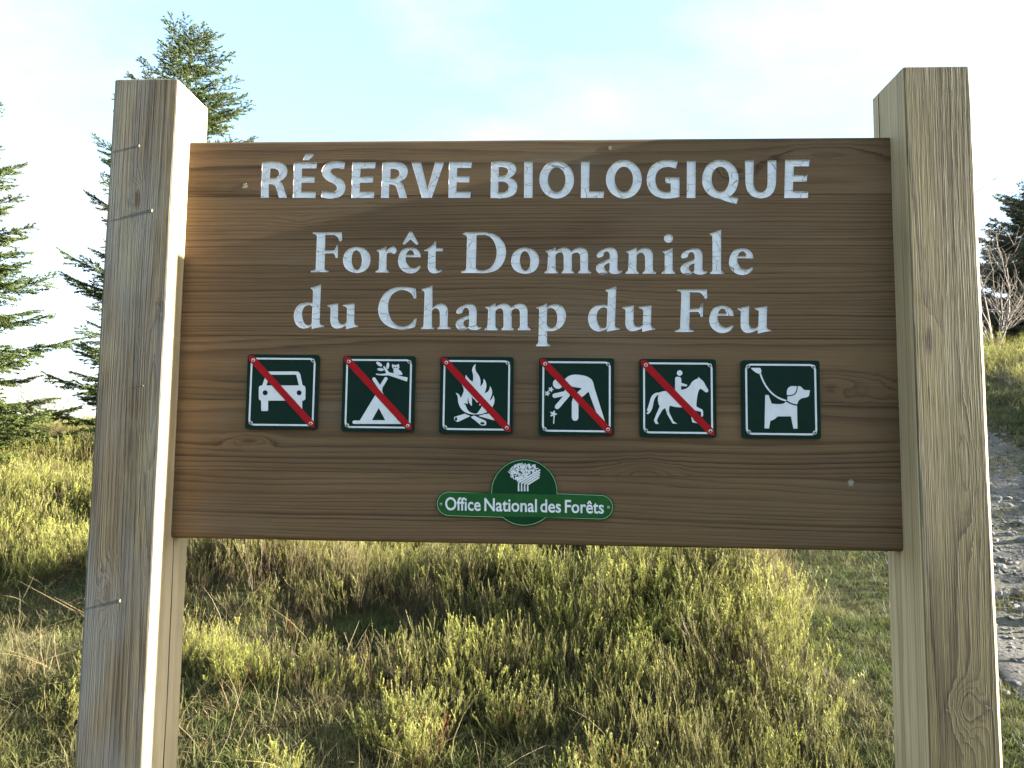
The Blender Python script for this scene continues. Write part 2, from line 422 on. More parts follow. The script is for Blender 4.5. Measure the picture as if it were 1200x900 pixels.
GL = {   # glyph outlines, traced in crop units; every placement stretches them into its own box
 'R': "M92 150 Q180 135 240 148 Q315 165 315 230 Q310 295 245 315 Q275 330 285 380 L310 462 L240 462 L215 375 Q205 340 150 342 L150 462 L78 462 Z M165 205 L160 290 Q235 295 242 248 Q240 200 165 205 Z",
 'E': "M370 150 L575 150 L568 205 L443 205 L440 275 L555 275 L550 330 L438 330 L435 408 L563 408 L560 464 L362 464 Z",
 'acute': "M475 75 L545 75 L545 90 L500 132 L447 132 Z",
 'S': "M818 155 L810 212 Q755 200 725 205 Q690 210 695 235 Q700 255 750 280 Q825 310 822 375 Q815 465 700 470 Q650 470 610 455 L620 398 Q670 415 710 412 Q750 405 748 375 Q745 345 690 325 Q615 290 615 230 Q625 145 740 143 Q785 142 818 155 Z",
 'V': "M315 150 L400 150 L458 385 L525 148 L605 148 L495 464 L408 464 Z",
 'B': "M42 148 Q120 138 180 145 Q265 155 262 215 Q260 265 205 285 Q272 305 272 370 Q265 465 130 468 L35 464 Z M110 195 L108 270 Q185 275 190 232 Q188 190 110 195 Z M106 322 L104 415 Q190 425 195 368 Q190 315 106 322 Z",
 'I': "M332 143 L408 143 L406 464 L330 464 Z",
 'O': "EL 618 302 153 165 EL 618 303 77 108",
 'L': "M832 143 L907 143 L903 405 L1035 405 L1030 464 L830 464 Z",
 'G': "M708 142 L690 208 Q650 190 610 192 Q515 200 510 300 Q515 410 605 412 Q630 412 645 405 L645 335 L598 335 L598 280 L722 282 L722 455 Q660 470 600 470 Q440 460 433 305 Q445 135 610 130 Q665 130 708 142 Z",
 'Q': "M330 128 Q410 130 455 190 Q490 235 492 298 Q485 410 415 450 L490 465 L475 518 Q400 505 320 470 Q250 465 205 410 Q170 365 170 305 Q172 240 210 185 Q260 130 330 128 Z EL 332 300 77 110",
 'U': "M548 133 L625 133 L622 330 Q628 410 688 412 Q745 408 746 330 L746 133 L824 133 L822 320 Q815 465 685 468 Q555 460 552 320 Z",
 'F': "M115 125 L130 120 L455 120 L460 205 Q450 235 430 228 Q410 165 365 155 L262 153 L260 335 L365 330 Q385 305 395 270 L412 275 L408 425 L380 420 Q375 375 350 368 L258 370 L253 545 Q258 565 300 572 L300 590 L90 590 L92 572 Q135 565 148 545 L163 165 Q158 145 115 138 Z",
 'o': "M630 290 Q735 295 775 370 Q792 405 792 445 Q785 530 730 570 Q685 598 630 600 Q530 590 490 530 Q468 490 468 445 Q475 360 530 320 Q575 290 630 290 Z M625 332 Q680 340 690 445 Q685 555 635 562 Q578 550 570 447 Q575 340 625 332 Z",
 'r': "M862 335 Q930 320 970 290 L978 292 L978 345 Q1010 300 1055 290 Q1098 300 1095 345 Q1085 385 1045 378 Q1020 352 980 375 L978 545 Q985 570 1008 575 L1008 592 L850 592 L850 575 Q880 568 887 545 L895 370 Q890 350 862 345 Z",
 'e': "M432 415 L255 412 Q250 470 290 515 Q350 570 412 512 L432 520 Q400 605 300 604 Q225 595 185 535 Q163 500 163 455 Q170 370 215 325 Q260 298 310 298 Q370 298 405 335 Q430 365 432 415 Z M262 385 Q275 335 312 332 Q350 340 352 385 Z",
 'circ': "M315 110 Q330 110 340 135 L402 248 Q400 270 378 266 L312 203 L240 266 Q215 265 222 245 L285 135 Q298 110 315 110 Z",
 't': "M470 330 Q560 300 590 232 L610 235 L608 308 L685 308 Q695 325 680 345 L606 345 L602 530 Q610 575 650 565 L670 555 L682 570 Q640 605 580 604 Q515 595 510 520 L518 345 L475 345 Z",
 'D': "M75 138 L110 120 L330 120 Q470 130 530 210 Q582 275 582 355 Q570 500 470 565 Q400 600 300 600 L58 598 L60 578 Q110 570 115 540 L125 170 Q115 155 75 145 Z M238 155 L228 530 Q232 565 300 567 Q380 565 425 505 Q470 440 470 345 Q460 245 415 195 Q375 155 330 152 Z",
 'm': "M40 340 Q120 325 155 295 L165 300 L162 340 Q210 300 265 300 Q320 300 345 345 Q400 298 455 300 Q540 305 540 390 L540 545 Q545 575 575 582 L575 602 L425 602 L425 582 Q448 575 450 545 L448 400 Q440 355 400 360 Q365 365 352 385 L352 545 Q350 575 375 582 L375 602 L233 602 L233 582 Q255 575 256 545 L254 400 Q248 355 215 355 Q175 362 162 390 L162 545 Q165 575 187 582 L187 602 L35 602 L35 582 Q62 575 66 545 L75 375 Q70 355 40 352 Z",
 'a': "M640 400 Q650 345 720 320 Q790 290 840 305 Q888 325 888 400 L885 545 Q895 580 940 570 L942 585 Q900 615 850 610 Q800 605 785 585 Q745 615 700 612 Q635 600 633 540 Q640 490 720 460 Q770 440 795 430 L795 390 Q790 345 755 345 Q725 350 722 395 Q700 420 655 420 Z M795 480 Q735 490 730 525 Q735 560 765 580 Q790 575 793 550 Z",
 'n': "M90 345 Q170 325 205 298 L212 300 L212 350 Q260 305 315 303 Q400 305 402 395 L402 550 Q405 580 438 588 L438 606 L280 606 L280 588 Q308 580 310 550 L308 410 Q300 360 260 360 Q225 368 212 395 L210 550 Q210 580 236 588 L236 606 L82 606 L82 588 Q110 580 113 550 L120 380 Q118 360 90 357 Z",
 'i': "M508 345 Q590 330 632 300 L632 550 Q635 580 662 590 L662 608 L505 608 L505 590 Q535 580 538 550 L540 380 Q540 362 508 357 Z",
 'dot': "EL 583 190 53 53",
 'l': "M520 135 Q600 110 650 88 L650 555 Q652 585 685 592 L685 610 L522 610 L522 592 Q548 585 550 555 L550 180 Q548 155 520 148 Z",
 'd': "M290 120 Q360 105 412 78 L395 530 Q400 560 445 560 L447 578 Q370 585 305 605 L300 570 Q260 600 205 600 Q100 585 92 450 Q100 340 180 305 Q260 285 312 298 L318 160 Q318 145 290 135 Z M310 345 Q300 325 265 325 Q195 335 190 430 Q200 560 270 560 Q300 555 302 530 Z",
 'u': "M485 325 Q560 310 612 300 L610 490 Q615 545 660 548 Q700 545 710 520 L715 365 Q715 345 668 335 L668 322 Q740 310 805 300 L800 520 Q800 560 845 565 L847 580 Q770 588 705 608 L700 565 Q640 602 590 600 Q525 590 520 510 L522 365 Q520 345 485 338 Z",
 'C': "M520 130 L528 240 Q515 255 495 245 Q470 160 370 150 Q280 152 235 215 Q197 270 197 345 Q200 470 265 535 Q310 578 375 575 Q470 570 505 480 L535 475 L510 580 Q440 612 350 612 Q220 605 145 535 Q80 470 80 375 Q88 255 170 175 Q240 115 340 112 Q450 108 520 130 Z",
 'h': "M590 135 Q670 115 718 90 L718 360 Q770 305 820 305 Q900 312 900 400 L895 565 Q898 580 930 588 L930 606 L775 606 L775 590 Q800 580 803 560 L803 420 Q795 362 755 362 Q725 368 712 395 L712 565 Q715 582 735 590 L735 606 L582 606 L582 590 Q608 582 612 560 L625 180 Q622 160 590 150 Z",
 'p': "M785 300 Q860 285 900 255 L912 258 L910 300 Q960 260 1020 262 Q1080 268 1110 315 Q1133 355 1133 400 Q1125 495 1060 545 Q1010 580 960 580 Q930 582 912 575 L910 700 Q912 730 945 740 L945 758 L780 758 L780 740 Q805 730 808 700 L818 330 Q815 315 785 310 Z M912 335 L908 500 Q925 545 965 545 Q1030 535 1030 420 Q1020 310 950 308 Q920 312 912 335 Z",
}
PLACE = [  # (outline, left, right, top, bottom) in the photograph
 ('R', 305.4, 336.8, 189, 231.8), ('E', 343.2, 371.7, 190, 231.9), ('acute', 354.6, 367.7, 180, 187.7), ('S', 376.3, 404.8, 189, 232.7), ('E', 411.7, 440.3, 190, 231.9),
 ('R', 446.4, 478, 189.3, 232), ('V', 482, 520.7, 189.7, 231.9), ('E', 525.3, 553.2, 189.3, 231.9), ('B', 574.7, 606.3, 188.7, 232.4), ('I', 614, 624.4, 189, 231.9),
 ('O', 632, 672.8, 188.3, 232.6), ('L', 680.7, 708, 189, 231.9), ('O', 710, 752.3, 187.3, 232.7), ('G', 757.7, 796.3, 187.3, 232.7), ('I', 804.7, 815.3, 188.3, 232),
 ('Q', 822.7, 865.6, 187, 239), ('U', 873, 909.9, 187.7, 232.4), ('E', 919, 949, 187, 232),
 ('F', 364, 401, 272, 319), ('o', 401.8, 434.2, 289, 320), ('r', 440, 464.8, 288.5, 319.3), ('e', 466.3, 493.2, 289.8, 320.4), ('circ', 472, 490.2, 271, 286.8), ('t', 497, 519.2, 283, 320.4),
 ('D', 540.5, 593.2, 272, 320), ('o', 598.7, 632, 290, 321), ('m', 638.3, 692.7, 289.5, 320.3), ('a', 698.3, 729.2, 290, 321.3), ('n', 733, 768.8, 289.8, 320.7),
 ('i', 775.5, 791.2, 290, 320.8), ('dot', 778, 788.8, 274, 284.4), ('a', 797.2, 829, 290.8, 322), ('l', 831.8, 848.7, 268.8, 321), ('e', 854.2, 883, 290.8, 322.3),
 ('d', 344, 379.7, 332.7, 385.6), ('u', 383.5, 419.8, 355, 385.8), ('C', 443, 488.8, 336, 386.2), ('h', 493.2, 528, 334, 385.6), ('a', 533.8, 564, 356, 387),
 ('m', 568, 621.8, 355, 387), ('p', 628, 663.5, 355.5, 405.8), ('d', 689, 726, 335, 389), ('u', 729, 768, 357.5, 389), ('F', 791, 829, 339, 389), ('e', 831, 859.8, 358, 390.3), ('u', 864, 903.7, 358.5, 391)]
MARK_OF = {'acute': 1, 'circ': 1, 'dot': 1}      # accents and the dot belong to the letter before them

letters = []
for (g, l_, r_, t_, b_) in PLACE:
    cs = parse(GL[g]); xs = [p[0] for p in cs[0]]; ys_ = [p[1] for p in cs[0]]
    x0, x1, y0, y1 = min(xs), max(xs), min(ys_), max(ys_)
    cs = [[plane_pt(l_+(x-x0)/(x1-x0)*(r_-l_), t_+(y-y0)/(y1-y0)*(b_-t_), PB) for x, y in c_] for c_ in cs]
    cs = orient(cs)
    if g in MARK_OF: letters[-1].append(cs)
    else: letters.append([cs])

# painted letter: chipped white paint with fine dark cracks
b = NB('cracked_white_letter_paint'); t = b.n('ShaderNodeTexCoord'); P = t.outputs['Object']
wv = b.n('ShaderNodeVectorMath', operation='ADD'); nn = b.n('ShaderNodeTexNoise'); b.set(nn.inputs['Vector'], P); nn.inputs['Scale'].default_value = 60
scv = b.n('ShaderNodeVectorMath', operation='SCALE'); b.set(scv.inputs[0], nn.outputs['Color']); scv.inputs['Scale'].default_value = 0.012
b.set(wv.inputs[0], P); b.set(wv.inputs[1], scv.outputs[0])
vo = b.n('ShaderNodeTexVoronoi', feature='DISTANCE_TO_EDGE'); b.set(vo.inputs['Vector'], b.mapv(wv.outputs[0], (26, 4, 52))); vo.inputs['Scale'].default_value = 1.0
crk = b.ramp(vo.outputs['Distance'], [(0.006, 0.8), (0.022, 0.0)])
n3 = b.noise(P, 25, 5, 0.65)
gate = b.ramp(n3, [(0.42, 0.0), (0.55, 1.0)])
base = b.mix(b.ramp(n3, [(0.3, 0.0), (0.7, 1.0)]), (0.60, 0.62, 0.66), (0.70, 0.72, 0.76))
spk = b.noise(P, 400, 3, 0.7)
base = b.mix(b.ramp(spk, [(0.70, 0.0), (0.78, 0.5)]), base, (0.16, 0.12, 0.08))
colr = b.mix(b.math('MULTIPLY', crk, gate), base, (0.10, 0.085, 0.07))
M_LETTER = b.end(b.principled(colr, 0.6, 0.3, b.bump(b.math('ADD', b.math('MULTIPLY', crk, -1.0), b.math('MULTIPLY', n3, 0.4)), 0.0012, 0.8)))

# planks, with the letters cut out of them
SEAMS = [0.0, 0.131, 0.295, 0.456, 0.603, 0.762, BH]
cut_groups = [cs for L_ in letters for cs in L_]
cutter = prism(cut_groups, PB-0.01, PB+0.0055, 'cutter')
bm = bmesh.new(); bm.from_mesh(cutter.data); bmesh.ops.recalc_face_normals(bm, faces=bm.faces); bm.to_mesh(cutter.data); bm.free()
PL_PAR = [ # pith (y, z), spacing, knots
 ((0.16, -0.03), 0.0085, [(0.46, -0.012, 0.035, 0.016, 0.022, 0.9), (0.66, 0.03, 0.1, 0.02, -0.012, 0)], 1.1),
 ((0.10, -0.16), 0.0062, [(-0.53, 0.02, 0.05, 0.015, 0.008, 0)], 4.2),
 ((0.13, 0.14), 0.0058, [(0.1, 0.01, 0.2, 0.02, 0.006, 0)], 6.6),
 ((0.09, 0.01), 0.0078, [(0.66, -0.02, 0.12, 0.03, 0.02, 0)], 9.3),
 ((0.08, 0.03), 0.0075, [(-0.63, -0.012, 0.05, 0.012, 0.018, 0.35), (0.25, -0.07, 0.07, 0.022, 0.025, 0.2)], 12.7),
 ((0.15, 0.12), 0.0060, [], 15.5)]
for k in range(6):
    za, zb = -SEAMS[k+1] + (0.0003 if k < 5 else 0), -SEAMS[k] - (0.0003 if k > 0 else 0)
    yo = [0.0, 0.0006, 0.0001, 0.0009, 0.0003, 0.0007][k]
    bm = bmesh.new()
    cz = (za+zb)/2; hz = (zb-za)/2; hy = BT/2; hx = HALF + 0.012
    rt = 0.007 if k == 0 else 0.0003; rb = 0.011 if k == 5 else 0.0003
    prof = []
    for (yy, zz, rr, a0) in ((-hy, hz, rt, 90), (-hy, -hz, rb, 180), (hy, -hz, rb, 270), (hy, hz, rt, 0)):
        sy, sz = (1 if yy > 0 else -1), (1 if zz > 0 else -1)
        for q in range(5):
            a = math.radians(a0+q*22.5)
            prof.append((yy-sy*rr+rr*math.cos(a), zz-sz*rr+rr*math.sin(a)))
    nxs = 2
    rings = []
    for x in (-hx, hx): rings.append([bm.verts.new((x, y, z)) for y, z in prof])
    m = len(prof)
    for i in range(m): bm.faces.new((rings[0][i], rings[0][(i+1) % m], rings[1][(i+1) % m], rings[1][i]))
    bm.faces.new(rings[0][::-1]); bm.faces.new(rings[1])
    bmesh.ops.recalc_face_normals(bm, faces=bm.faces)
    pith, spc, kn, sd = PL_PAR[k]
    grey = ((0.135, 0.118, 0.092), 5.0, 0.52, 0.72, 0.55 if k in (0, 4) else 0.35, 2.0+k)
    mt = wood('stained_plank_wood_%d' % k, 0, pith, spc, (0.134, 0.083, 0.043), (0.044, 0.026, 0.013), knots=kn, seed=sd, warp=0.012, warp_len=0.5,
              stains=[grey, ((0.095, 0.068, 0.036), 3.0, 0.5, 0.75, 0.5, 5.0+k)], bump=0.0011, spec=0.2, rough=0.72, late_amt=0.8)
    o = bm_obj('plank', bm, mt, sign); o.location = (0, PB+hy+yo, Z0+cz)
    if k < 4:
        md = o.modifiers.new('cut', 'BOOLEAN'); md.operation = 'DIFFERENCE'; md.solver = 'EXACT'; md.object = cutter
        dg = bpy.context.evaluated_depsgraph_get(); dg.update()
        nm = bpy.data.meshes.new_from_object(o.evaluated_get(dg)); o.modifiers.clear()
        o.data = nm
bpy.data.objects.remove(cutter)

for L_ in letters:
    V = []; F = []
    for cs in L_:
        top = [offset(c_, 0.00015) for c_ in cs]; bot = [offset(c_, 0.0016) for c_ in cs]
        base = len(V); ft = [p for c_ in top for p in c_]; fb = [p for c_ in bot for p in c_]; n = len(ft)
        V += [(x, PB+0.0004, z) for x, z in ft] + [(x, PB+0.0042, z) for x, z in fb]
        for t_ in fill(bot): F.append(tuple(base+n+k for k in t_))
        o_ = 0
        for c_ in cs:
            m = len(c_)
            for i in range(m):
                a, b_ = base+o_+i, base+o_+(i+1) % m
                F.append((a, b_, b_+n, a+n))
            o_ += m
    mesh_obj('letter', V, F, M_LETTER, sign)

# --- pictogram plaques
M_PLAQ = plain('dark_green_enamel', (0.0035, 0.019, 0.0135), 0.55, 0.08, 0.08, 18)
M_PLEDGE = plain('plaque_black_edge', (0.006, 0.012, 0.011), 0.45, 0.3)
M_WHITE = plain('white_sign_print', (0.58, 0.61, 0.66), 0.5, 0.2, 0.04, 40)
M_RED = plain('red_sign_print', (0.30, 0.006, 0.010), 0.5, 0.1, 0.06, 40)
M_SCREW = plain('zinc_screw', (0.55, 0.54, 0.52), 0.35, 0.5, 0.2, 200, Metallic=0.8)
M_DARK = plain('screw_recess', (0.02, 0.02, 0.02), 0.7)
PY = PB - 0.0075                     # front of the plaques

def stroke(pts, w, cap=True, n=6):
    """polyline -> outline with round ends"""
    L_, R_ = [], []
    h = w/2
    for i, p in enumerate(pts):
        a = pts[max(0, i-1)]; c_ = pts[min(len(pts)-1, i+1)]
        dx, dy = c_[0]-a[0], c_[1]-a[1]; l = math.hypot(dx, dy) or 1
        L_.append((p[0]-dy/l*h, p[1]+dx/l*h)); R_.append((p[0]+dy/l*h, p[1]-dx/l*h))
    def capf(p, q):
        a0 = math.atan2(p[1]-q[1], p[0]-q[0])
        return [(p[0]+h*math.cos(a0+math.pi/2-math.pi*k/n), p[1]+h*math.sin(a0+math.pi/2-math.pi*k/n)) for k in range(n+1)]
    if cap:
        return L_ + capf(pts[-1], pts[-2])[1:-1] + R_[::-1] + capf(pts[0], pts[1])[1:-1]
    return L_ + R_[::-1]
def rrect(x0, y0, x1, y1, r_, n=6):
    out = []
    for (cx_, cy_, a0) in ((x1-r_, y1-r_, 0), (x0+r_, y1-r_, 90), (x0+r_, y0+r_, 180), (x1-r_, y0+r_, 270)):
        for k in range(n+1):
            a = math.radians(a0+90*k/n); out.append((cx_+r_*math.cos(a), cy_+r_*math.sin(a)))
    return out
def ell(cx_, cy_, rx, ry, rot=0, n=20):
    c_, s_ = math.cos(math.radians(rot)), math.sin(math.radians(rot))
    return [(cx_+rx*math.cos(k*math.tau/n)*c_-ry*math.sin(k*math.tau/n)*s_, cy_+rx*math.cos(k*math.tau/n)*s_+ry*math.sin(k*math.tau/n)*c_) for k in range(n)]
def flower(cx_, cy_, r_):
    return [(cx_+r_*(0.72+0.28*math.cos(5*a))*math.cos(a), cy_+r_*(0.72+0.28*math.cos(5*a))*math.sin(a)) for a in [k*math.tau/40 for k in range(40)]]

PICTO = [
 dict(crop=(280, 410, 9.0), quad=(290.5, 374.0, 415.5, 503.0), slash=True, label='dark green plaque with a white car struck through by a red bar', shapes=[
   parse("M300 228 L610 228 Q640 230 650 270 L672 380 L245 380 L275 290 Q285 228 300 228 Z M325 262 L605 262 L632 375 L290 375 Z"),
   [rrect(210, 376, 702, 535, 26), ell(277, 453, 27, 27), ell(635, 453, 27, 27)],
   [rrect(235, 520, 308, 645, 14)], [rrect(597, 520, 668, 645, 14)]]),
 dict(crop=(395, 410, 9.0), quad=(402.3, 486.9, 417.0, 505.8), slash=True, label='dark green plaque with a white tent and owl struck through by a red bar', shapes=[
   parse("M452 395 L640 746 L240 746 Z M440 612 L508 742 L368 742 Z"), [stroke([(180, 763), (735, 763)], 36)],
   [stroke([(390, 308), (462, 415)], 36)], [stroke([(515, 305), (445, 420)], 36)],
   parse("M410 250 Q480 260 520 245 L485 180 L500 172 L550 238 L590 245 Q660 280 745 290 L738 335 Q640 300 540 268 Q470 275 412 262 Z"),
   [ell(445, 150, 36, 17, 35)], [ell(460, 207, 35, 15, 5)], [ell(535, 168, 15, 35, 8)],
   parse("M582 150 L600 160 L635 158 L652 148 L658 185 Q650 200 645 205 Q685 225 690 262 Q640 270 600 250 Q590 215 600 205 Q575 190 582 150 Z EL 603 185 8 8 EL 628 185 8 8")]),
 dict(crop=(510, 412, 9.0), quad=(516.2, 602.0, 418.2, 508.2), slash=True, label='dark green plaque with a white campfire struck through by a red bar', shapes=[
   parse("M428 130 Q410 195 450 235 Q488 285 475 365 Q512 345 510 285 Q548 325 538 380 Q530 420 520 440 Q575 425 578 362 Q612 415 595 460 Q585 495 570 518 Q605 505 612 460 Q638 510 615 560 Q585 625 530 645 Q480 665 440 662 L390 662 Q300 650 265 590 Q240 545 240 500 Q240 465 215 435 Q255 440 268 490 Q290 455 300 420 Q305 380 280 350 Q325 370 335 410 Q365 350 320 290 Q315 265 325 245 Q345 285 395 320 Q410 260 390 210 Q385 160 428 130 Z M350 480 Q345 540 385 575 Q390 540 385 470 Q400 500 415 505 L440 540 L470 520 L465 570 L495 560 Q490 600 436 656 L400 652 Q350 640 330 590 Q320 550 290 545 Q330 545 345 555 Q335 510 350 480 Z"),
   parse("M200 690 L310 655 L370 680 L240 742 Q195 735 200 690 Z EL 220 712 13 19"), parse("M375 690 L410 675 L530 730 Q545 750 535 775 Q510 785 480 775 Z EL 498 757 23 14"),
   parse("M455 680 Q540 650 600 655 L645 710 Q635 730 600 720 L530 700 Z")]),
 dict(crop=(625, 412, 8.74), quad=(631.8, 719.8, 419.5, 510.3), slash=True, label='dark green plaque with a white figure picking flowers struck through by a red bar', shapes=[
   [ell(252, 330, 52, 52)],
   parse("M320 290 Q350 238 430 236 Q575 240 608 305 Q622 340 622 360 L735 720 L680 720 L565 410 L510 460 L465 420 L495 375 L400 360 Q350 330 320 290 Z"),
   [stroke([(530, 395), (440, 470), (428, 520), (428, 676)], 68)], [stroke([(345, 395), (352, 440), (245, 565)], 50)], [stroke([(340, 425), (218, 452)], 46)],
   [flower(180, 388, 29)], [flower(143, 428, 29)], [flower(205, 640, 38)], [stroke([(212, 668), (208, 735)], 12)]]),
 dict(crop=(742, 414, 8.65), quad=(749.5, 839.0, 420.8, 512.3), slash=True, label='dark green plaque with a white horse rider struck through by a red bar', shapes=[
   [ell(471, 200, 28, 28)],
   parse("M340 382 L425 378 L425 250 Q430 238 455 238 Q488 240 488 270 L488 300 L545 318 Q552 335 530 336 L486 330 L485 370 Q560 365 585 305 Q615 265 655 258 L660 240 L680 258 Q715 280 730 320 L762 375 Q760 400 735 396 L700 368 Q675 350 665 375 Q645 430 640 540 L700 570 Q712 580 708 640 L688 640 L688 595 L620 575 L600 600 L610 675 L650 710 L600 700 Q585 640 585 600 Q560 560 505 548 Q430 550 372 530 Q360 560 365 600 L410 690 L448 715 L400 712 L345 620 L325 555 L300 570 Q260 630 240 680 L258 716 L228 716 L210 682 Q240 600 268 540 Q240 480 255 430 L262 418 Q220 430 205 500 Q200 580 150 620 L133 605 L155 590 L138 580 Q160 520 175 460 Q200 395 265 398 Q300 382 340 382 Z")]),
 dict(crop=(860, 414, 8.49), quad=(868.8, 960.3, 422.3, 514.0), slash=False, label='dark green plaque with a white dog on a leash and no red bar', shapes=[
   parse("M170 145 L260 145 Q275 160 272 190 Q265 205 240 202 Q200 185 170 150 Z"),
   [stroke([(263+(1-(1-t)**2-t*t)*0+(2*t*(1-t))*(335-263)*1.0+t*t*(515-263), 205+2*t*(1-t)*(425-205)+t*t*(470-205)) for t in [k/14 for k in range(15)]], 16)],
   parse("M312 415 L345 415 L375 500 Q450 512 495 500 L520 482 Q570 516 628 522 L632 750 L592 750 L568 628 L435 628 Q400 665 362 672 L350 748 L305 748 Z"),
   parse("M535 428 Q605 428 624 390 Q636 360 634 328 Q668 325 682 350 L700 365 L755 368 L748 420 Q735 440 700 442 Q640 450 630 508 Q570 500 530 470 Z"),
   parse("M527 415 Q520 330 580 327 L622 327 Q627 370 602 400 Q572 420 527 415 Z")]),
]
def screw_at(x, z, y, parent, r_=0.0042):
    bm = bmesh.new(); n = 18
    prof = [(r_, 0.0), (r_, -0.0010), (r_*0.82, -0.0019), (r_*0.5, -0.0021), (r_*0.46, -0.0010), (0.0001, -0.0010)]
    rings = [[bm.verts.new((x+a*math.cos(k*math.tau/n), y+d, z+a*math.sin(k*math.tau/n))) for k in range(n)] for a, d in prof]
    for j in range(len(prof)-1):
        for k in range(n):
            bm.faces.new((rings[j][k], rings[j][(k+1) % n], rings[j+1][(k+1) % n], rings[j+1][k]))
    bm.faces.new(rings[-1])
    bmesh.ops.recalc_face_normals(bm, faces=bm.faces)
    o = bm_obj('screw', bm, M_SCREW, parent); o.data.materials.append(M_DARK)
    for p in o.data.polygons[-(n*2+1):]: p.material_index = 1
    return o

for pi, pc in enumerate(PICTO):
    ox, oy, sc_ = pc['crop']
    def cv(p): return plane_pt(ox+p[0]/sc_, oy+p[1]/sc_, PY)
    l_, r_, t_, b_ = pc['quad']
    xa, zt = plane_pt(l_, (t_), PY); xb, zt2 = plane_pt(r_, t_, PY); xc, zbm = plane_pt((l_+r_)/2, b_, PY)
    zt = (zt+zt2)/2
    W_, H_ = xb-xa, zt-zbm; xm, zm = (xa+xb)/2, (zt+zbm)/2
    body = rrect(xa, zbm, xb, zt, 0.006)
    root = prism([[body]], PY, PB-0.0002, 'pictogram_plaque', M_PLAQ, sign)
    root['label'] = pc['label']
    root.data.materials.append(M_PLEDGE)
    for p in root.data.polygons:
        if abs(p.normal.y) < 0.5: p.material_index = 1
    ins = 0.0465*W_; st = 0.024*W_
    bo = rrect(xa+ins, zbm+ins, xb-ins, zt-ins, 0.078*W_, 8); bi = rrect(xa+ins+st, zbm+ins+st, xb-ins-st, zt-ins-st, 0.06*W_, 8)
    prism([[bo, bi]], PY-0.0003, PY+0.0002, 'border', M_WHITE, root)
    groups = []
    for k, sh in enumerate(pc['shapes']):
        cs = [[cv(p) for p in c_] for c_ in sh]
        groups.append(cs)
    V = []; F = []
    pic = None
    bmx = bmesh.new()
    for k, cs in enumerate(groups):
        tmp = prism([cs], PY-0.00035-0.00006*k, PY+0.0002, 'tmp'); bmx.from_mesh(tmp.data)
        me_ = tmp.data; bpy.data.objects.remove(tmp); bpy.data.meshes.remove(me_)
    bm_obj('pictogram', bmx, M_WHITE, root)
    if pc['slash']:
        i1 = 0.075*W_; hw = 0.046*W_
        A = (xa+i1, zt-i1); B_ = (xb-i1, zbm+i1)
        dx, dz = B_[0]-A[0], B_[1]-A[1]; l = math.hypot(dx, dz); nx_, nz_ = -dz/l*hw, dx/l*hw
        ex, ez = dx/l*0.012, dz/l*0.012
        bar = [(A[0]-ex*0.35+nx_, A[1]-ez*0.35+nz_), (A[0]-ex+nx_*0.3, A[1]-ez+nz_*0.3), (A[0]-ex-nx_*0.3, A[1]-ez-nz_*0.3), (A[0]-ex*0.35-nx_, A[1]-ez*0.35-nz_),
               (B_[0]+ex*0.1-nx_, B_[1]+ez*0.1-nz_), (B_[0]+ex*0.9, B_[1]+ez*0.9), (B_[0]+ex*0.1+nx_, B_[1]+ez*0.1+nz_)]
        prism([[bar]], PY-0.0012, PY+0.0002, 'red_bar', M_RED, root)
    si = 0.082*W_
    for (sx, sz) in ((xa+si, zt-si), (xb-si, zt-si), (xa+si, zbm+si), (xb-si, zbm+si)):
        screw_at(sx, sz, PY-0.0009, root)

# --- the forestry office plaque
LY = PB - 0.004
def lg(p): return plane_pt(500+p[0]/5.217, 530+p[1]/5.217, LY)
M_LGREEN = plain('plaque_bright_green', (0.014, 0.080, 0.020), 0.5, 0.1, 0.1, 25)
M_DGREEN = plain('plaque_deep_green', (0.003, 0.036, 0.012), 0.5, 0.1, 0.08, 25)
M_PALEG = plain('plaque_pale_green_line', (0.22, 0.36, 0.20), 0.45, 0.3)
def bar_y(x, top): return (236 + (x-90)*0.0215) if top else (392 + (x-90)*0.0235)
def silhouette(inset=0.0):
    cxx, cyy_, rr = 597, 246, 207-inset
    pts = []
    # bar's left end
    lx, rx_ = 137, 1065
    ly, ry = (bar_y(lx, 1)+bar_y(lx, 0))/2, (bar_y(rx_, 1)+bar_y(rx_, 0))/2
    hr = 79-inset
    for k in range(13):
        a = math.radians(90+180*k/12); pts.append((lx+hr*math.cos(a), ly+hr*math.sin(a)))   # from bottom round to top (y down)
    # up round the dome
    yt = bar_y(cxx, 1)+inset
    a0 = math.asin((yt-cyy_)/rr)
    for k in range(25):
        a = math.pi - a0 + (math.pi+2*a0)*k/24 if False else math.pi-a0+(math.pi+2*a0)*k/24
        pts.append((cxx+rr*math.cos(a), cyy_+rr*math.sin(a)))
    for k in range(13):
        a = math.radians(-90+180*k/12); pts.append((rx_+hr*math.cos(a), ry+hr*math.sin(a)))
    yb = bar_y(cxx, 0)-inset
    a1 = math.asin(min(0.999, (yb-cyy_)/rr))
    for k in range(13):
        a = a1+(math.pi-2*a1)*k/12
        pts.append((cxx+rr*math.cos(a), cyy_+rr*math.sin(a)))
    return pts
sil = silhouette()
logo = prism([[[lg(p) for p in sil]]], LY, PB-0.0002, 'office_plaque', M_DGREEN, sign)
logo['label'] = 'green forestry office plaque with white lettering and a tree emblem'
logo.data.materials.append(M_PLEDGE)
for p in logo.data.polygons:
    if abs(p.normal.y) < 0.5: p.material_index = 1
prism([[[lg(p) for p in silhouette(5)], [lg(p) for p in silhouette(8.5)]]], LY-0.0002, LY+0.0002, 'outline', M_PALEG, logo)
lx, rx_ = 137, 1065; hr = 70
ly, ry = (bar_y(lx, 1)+bar_y(lx, 0))/2, (bar_y(rx_, 1)+bar_y(rx_, 0))/2
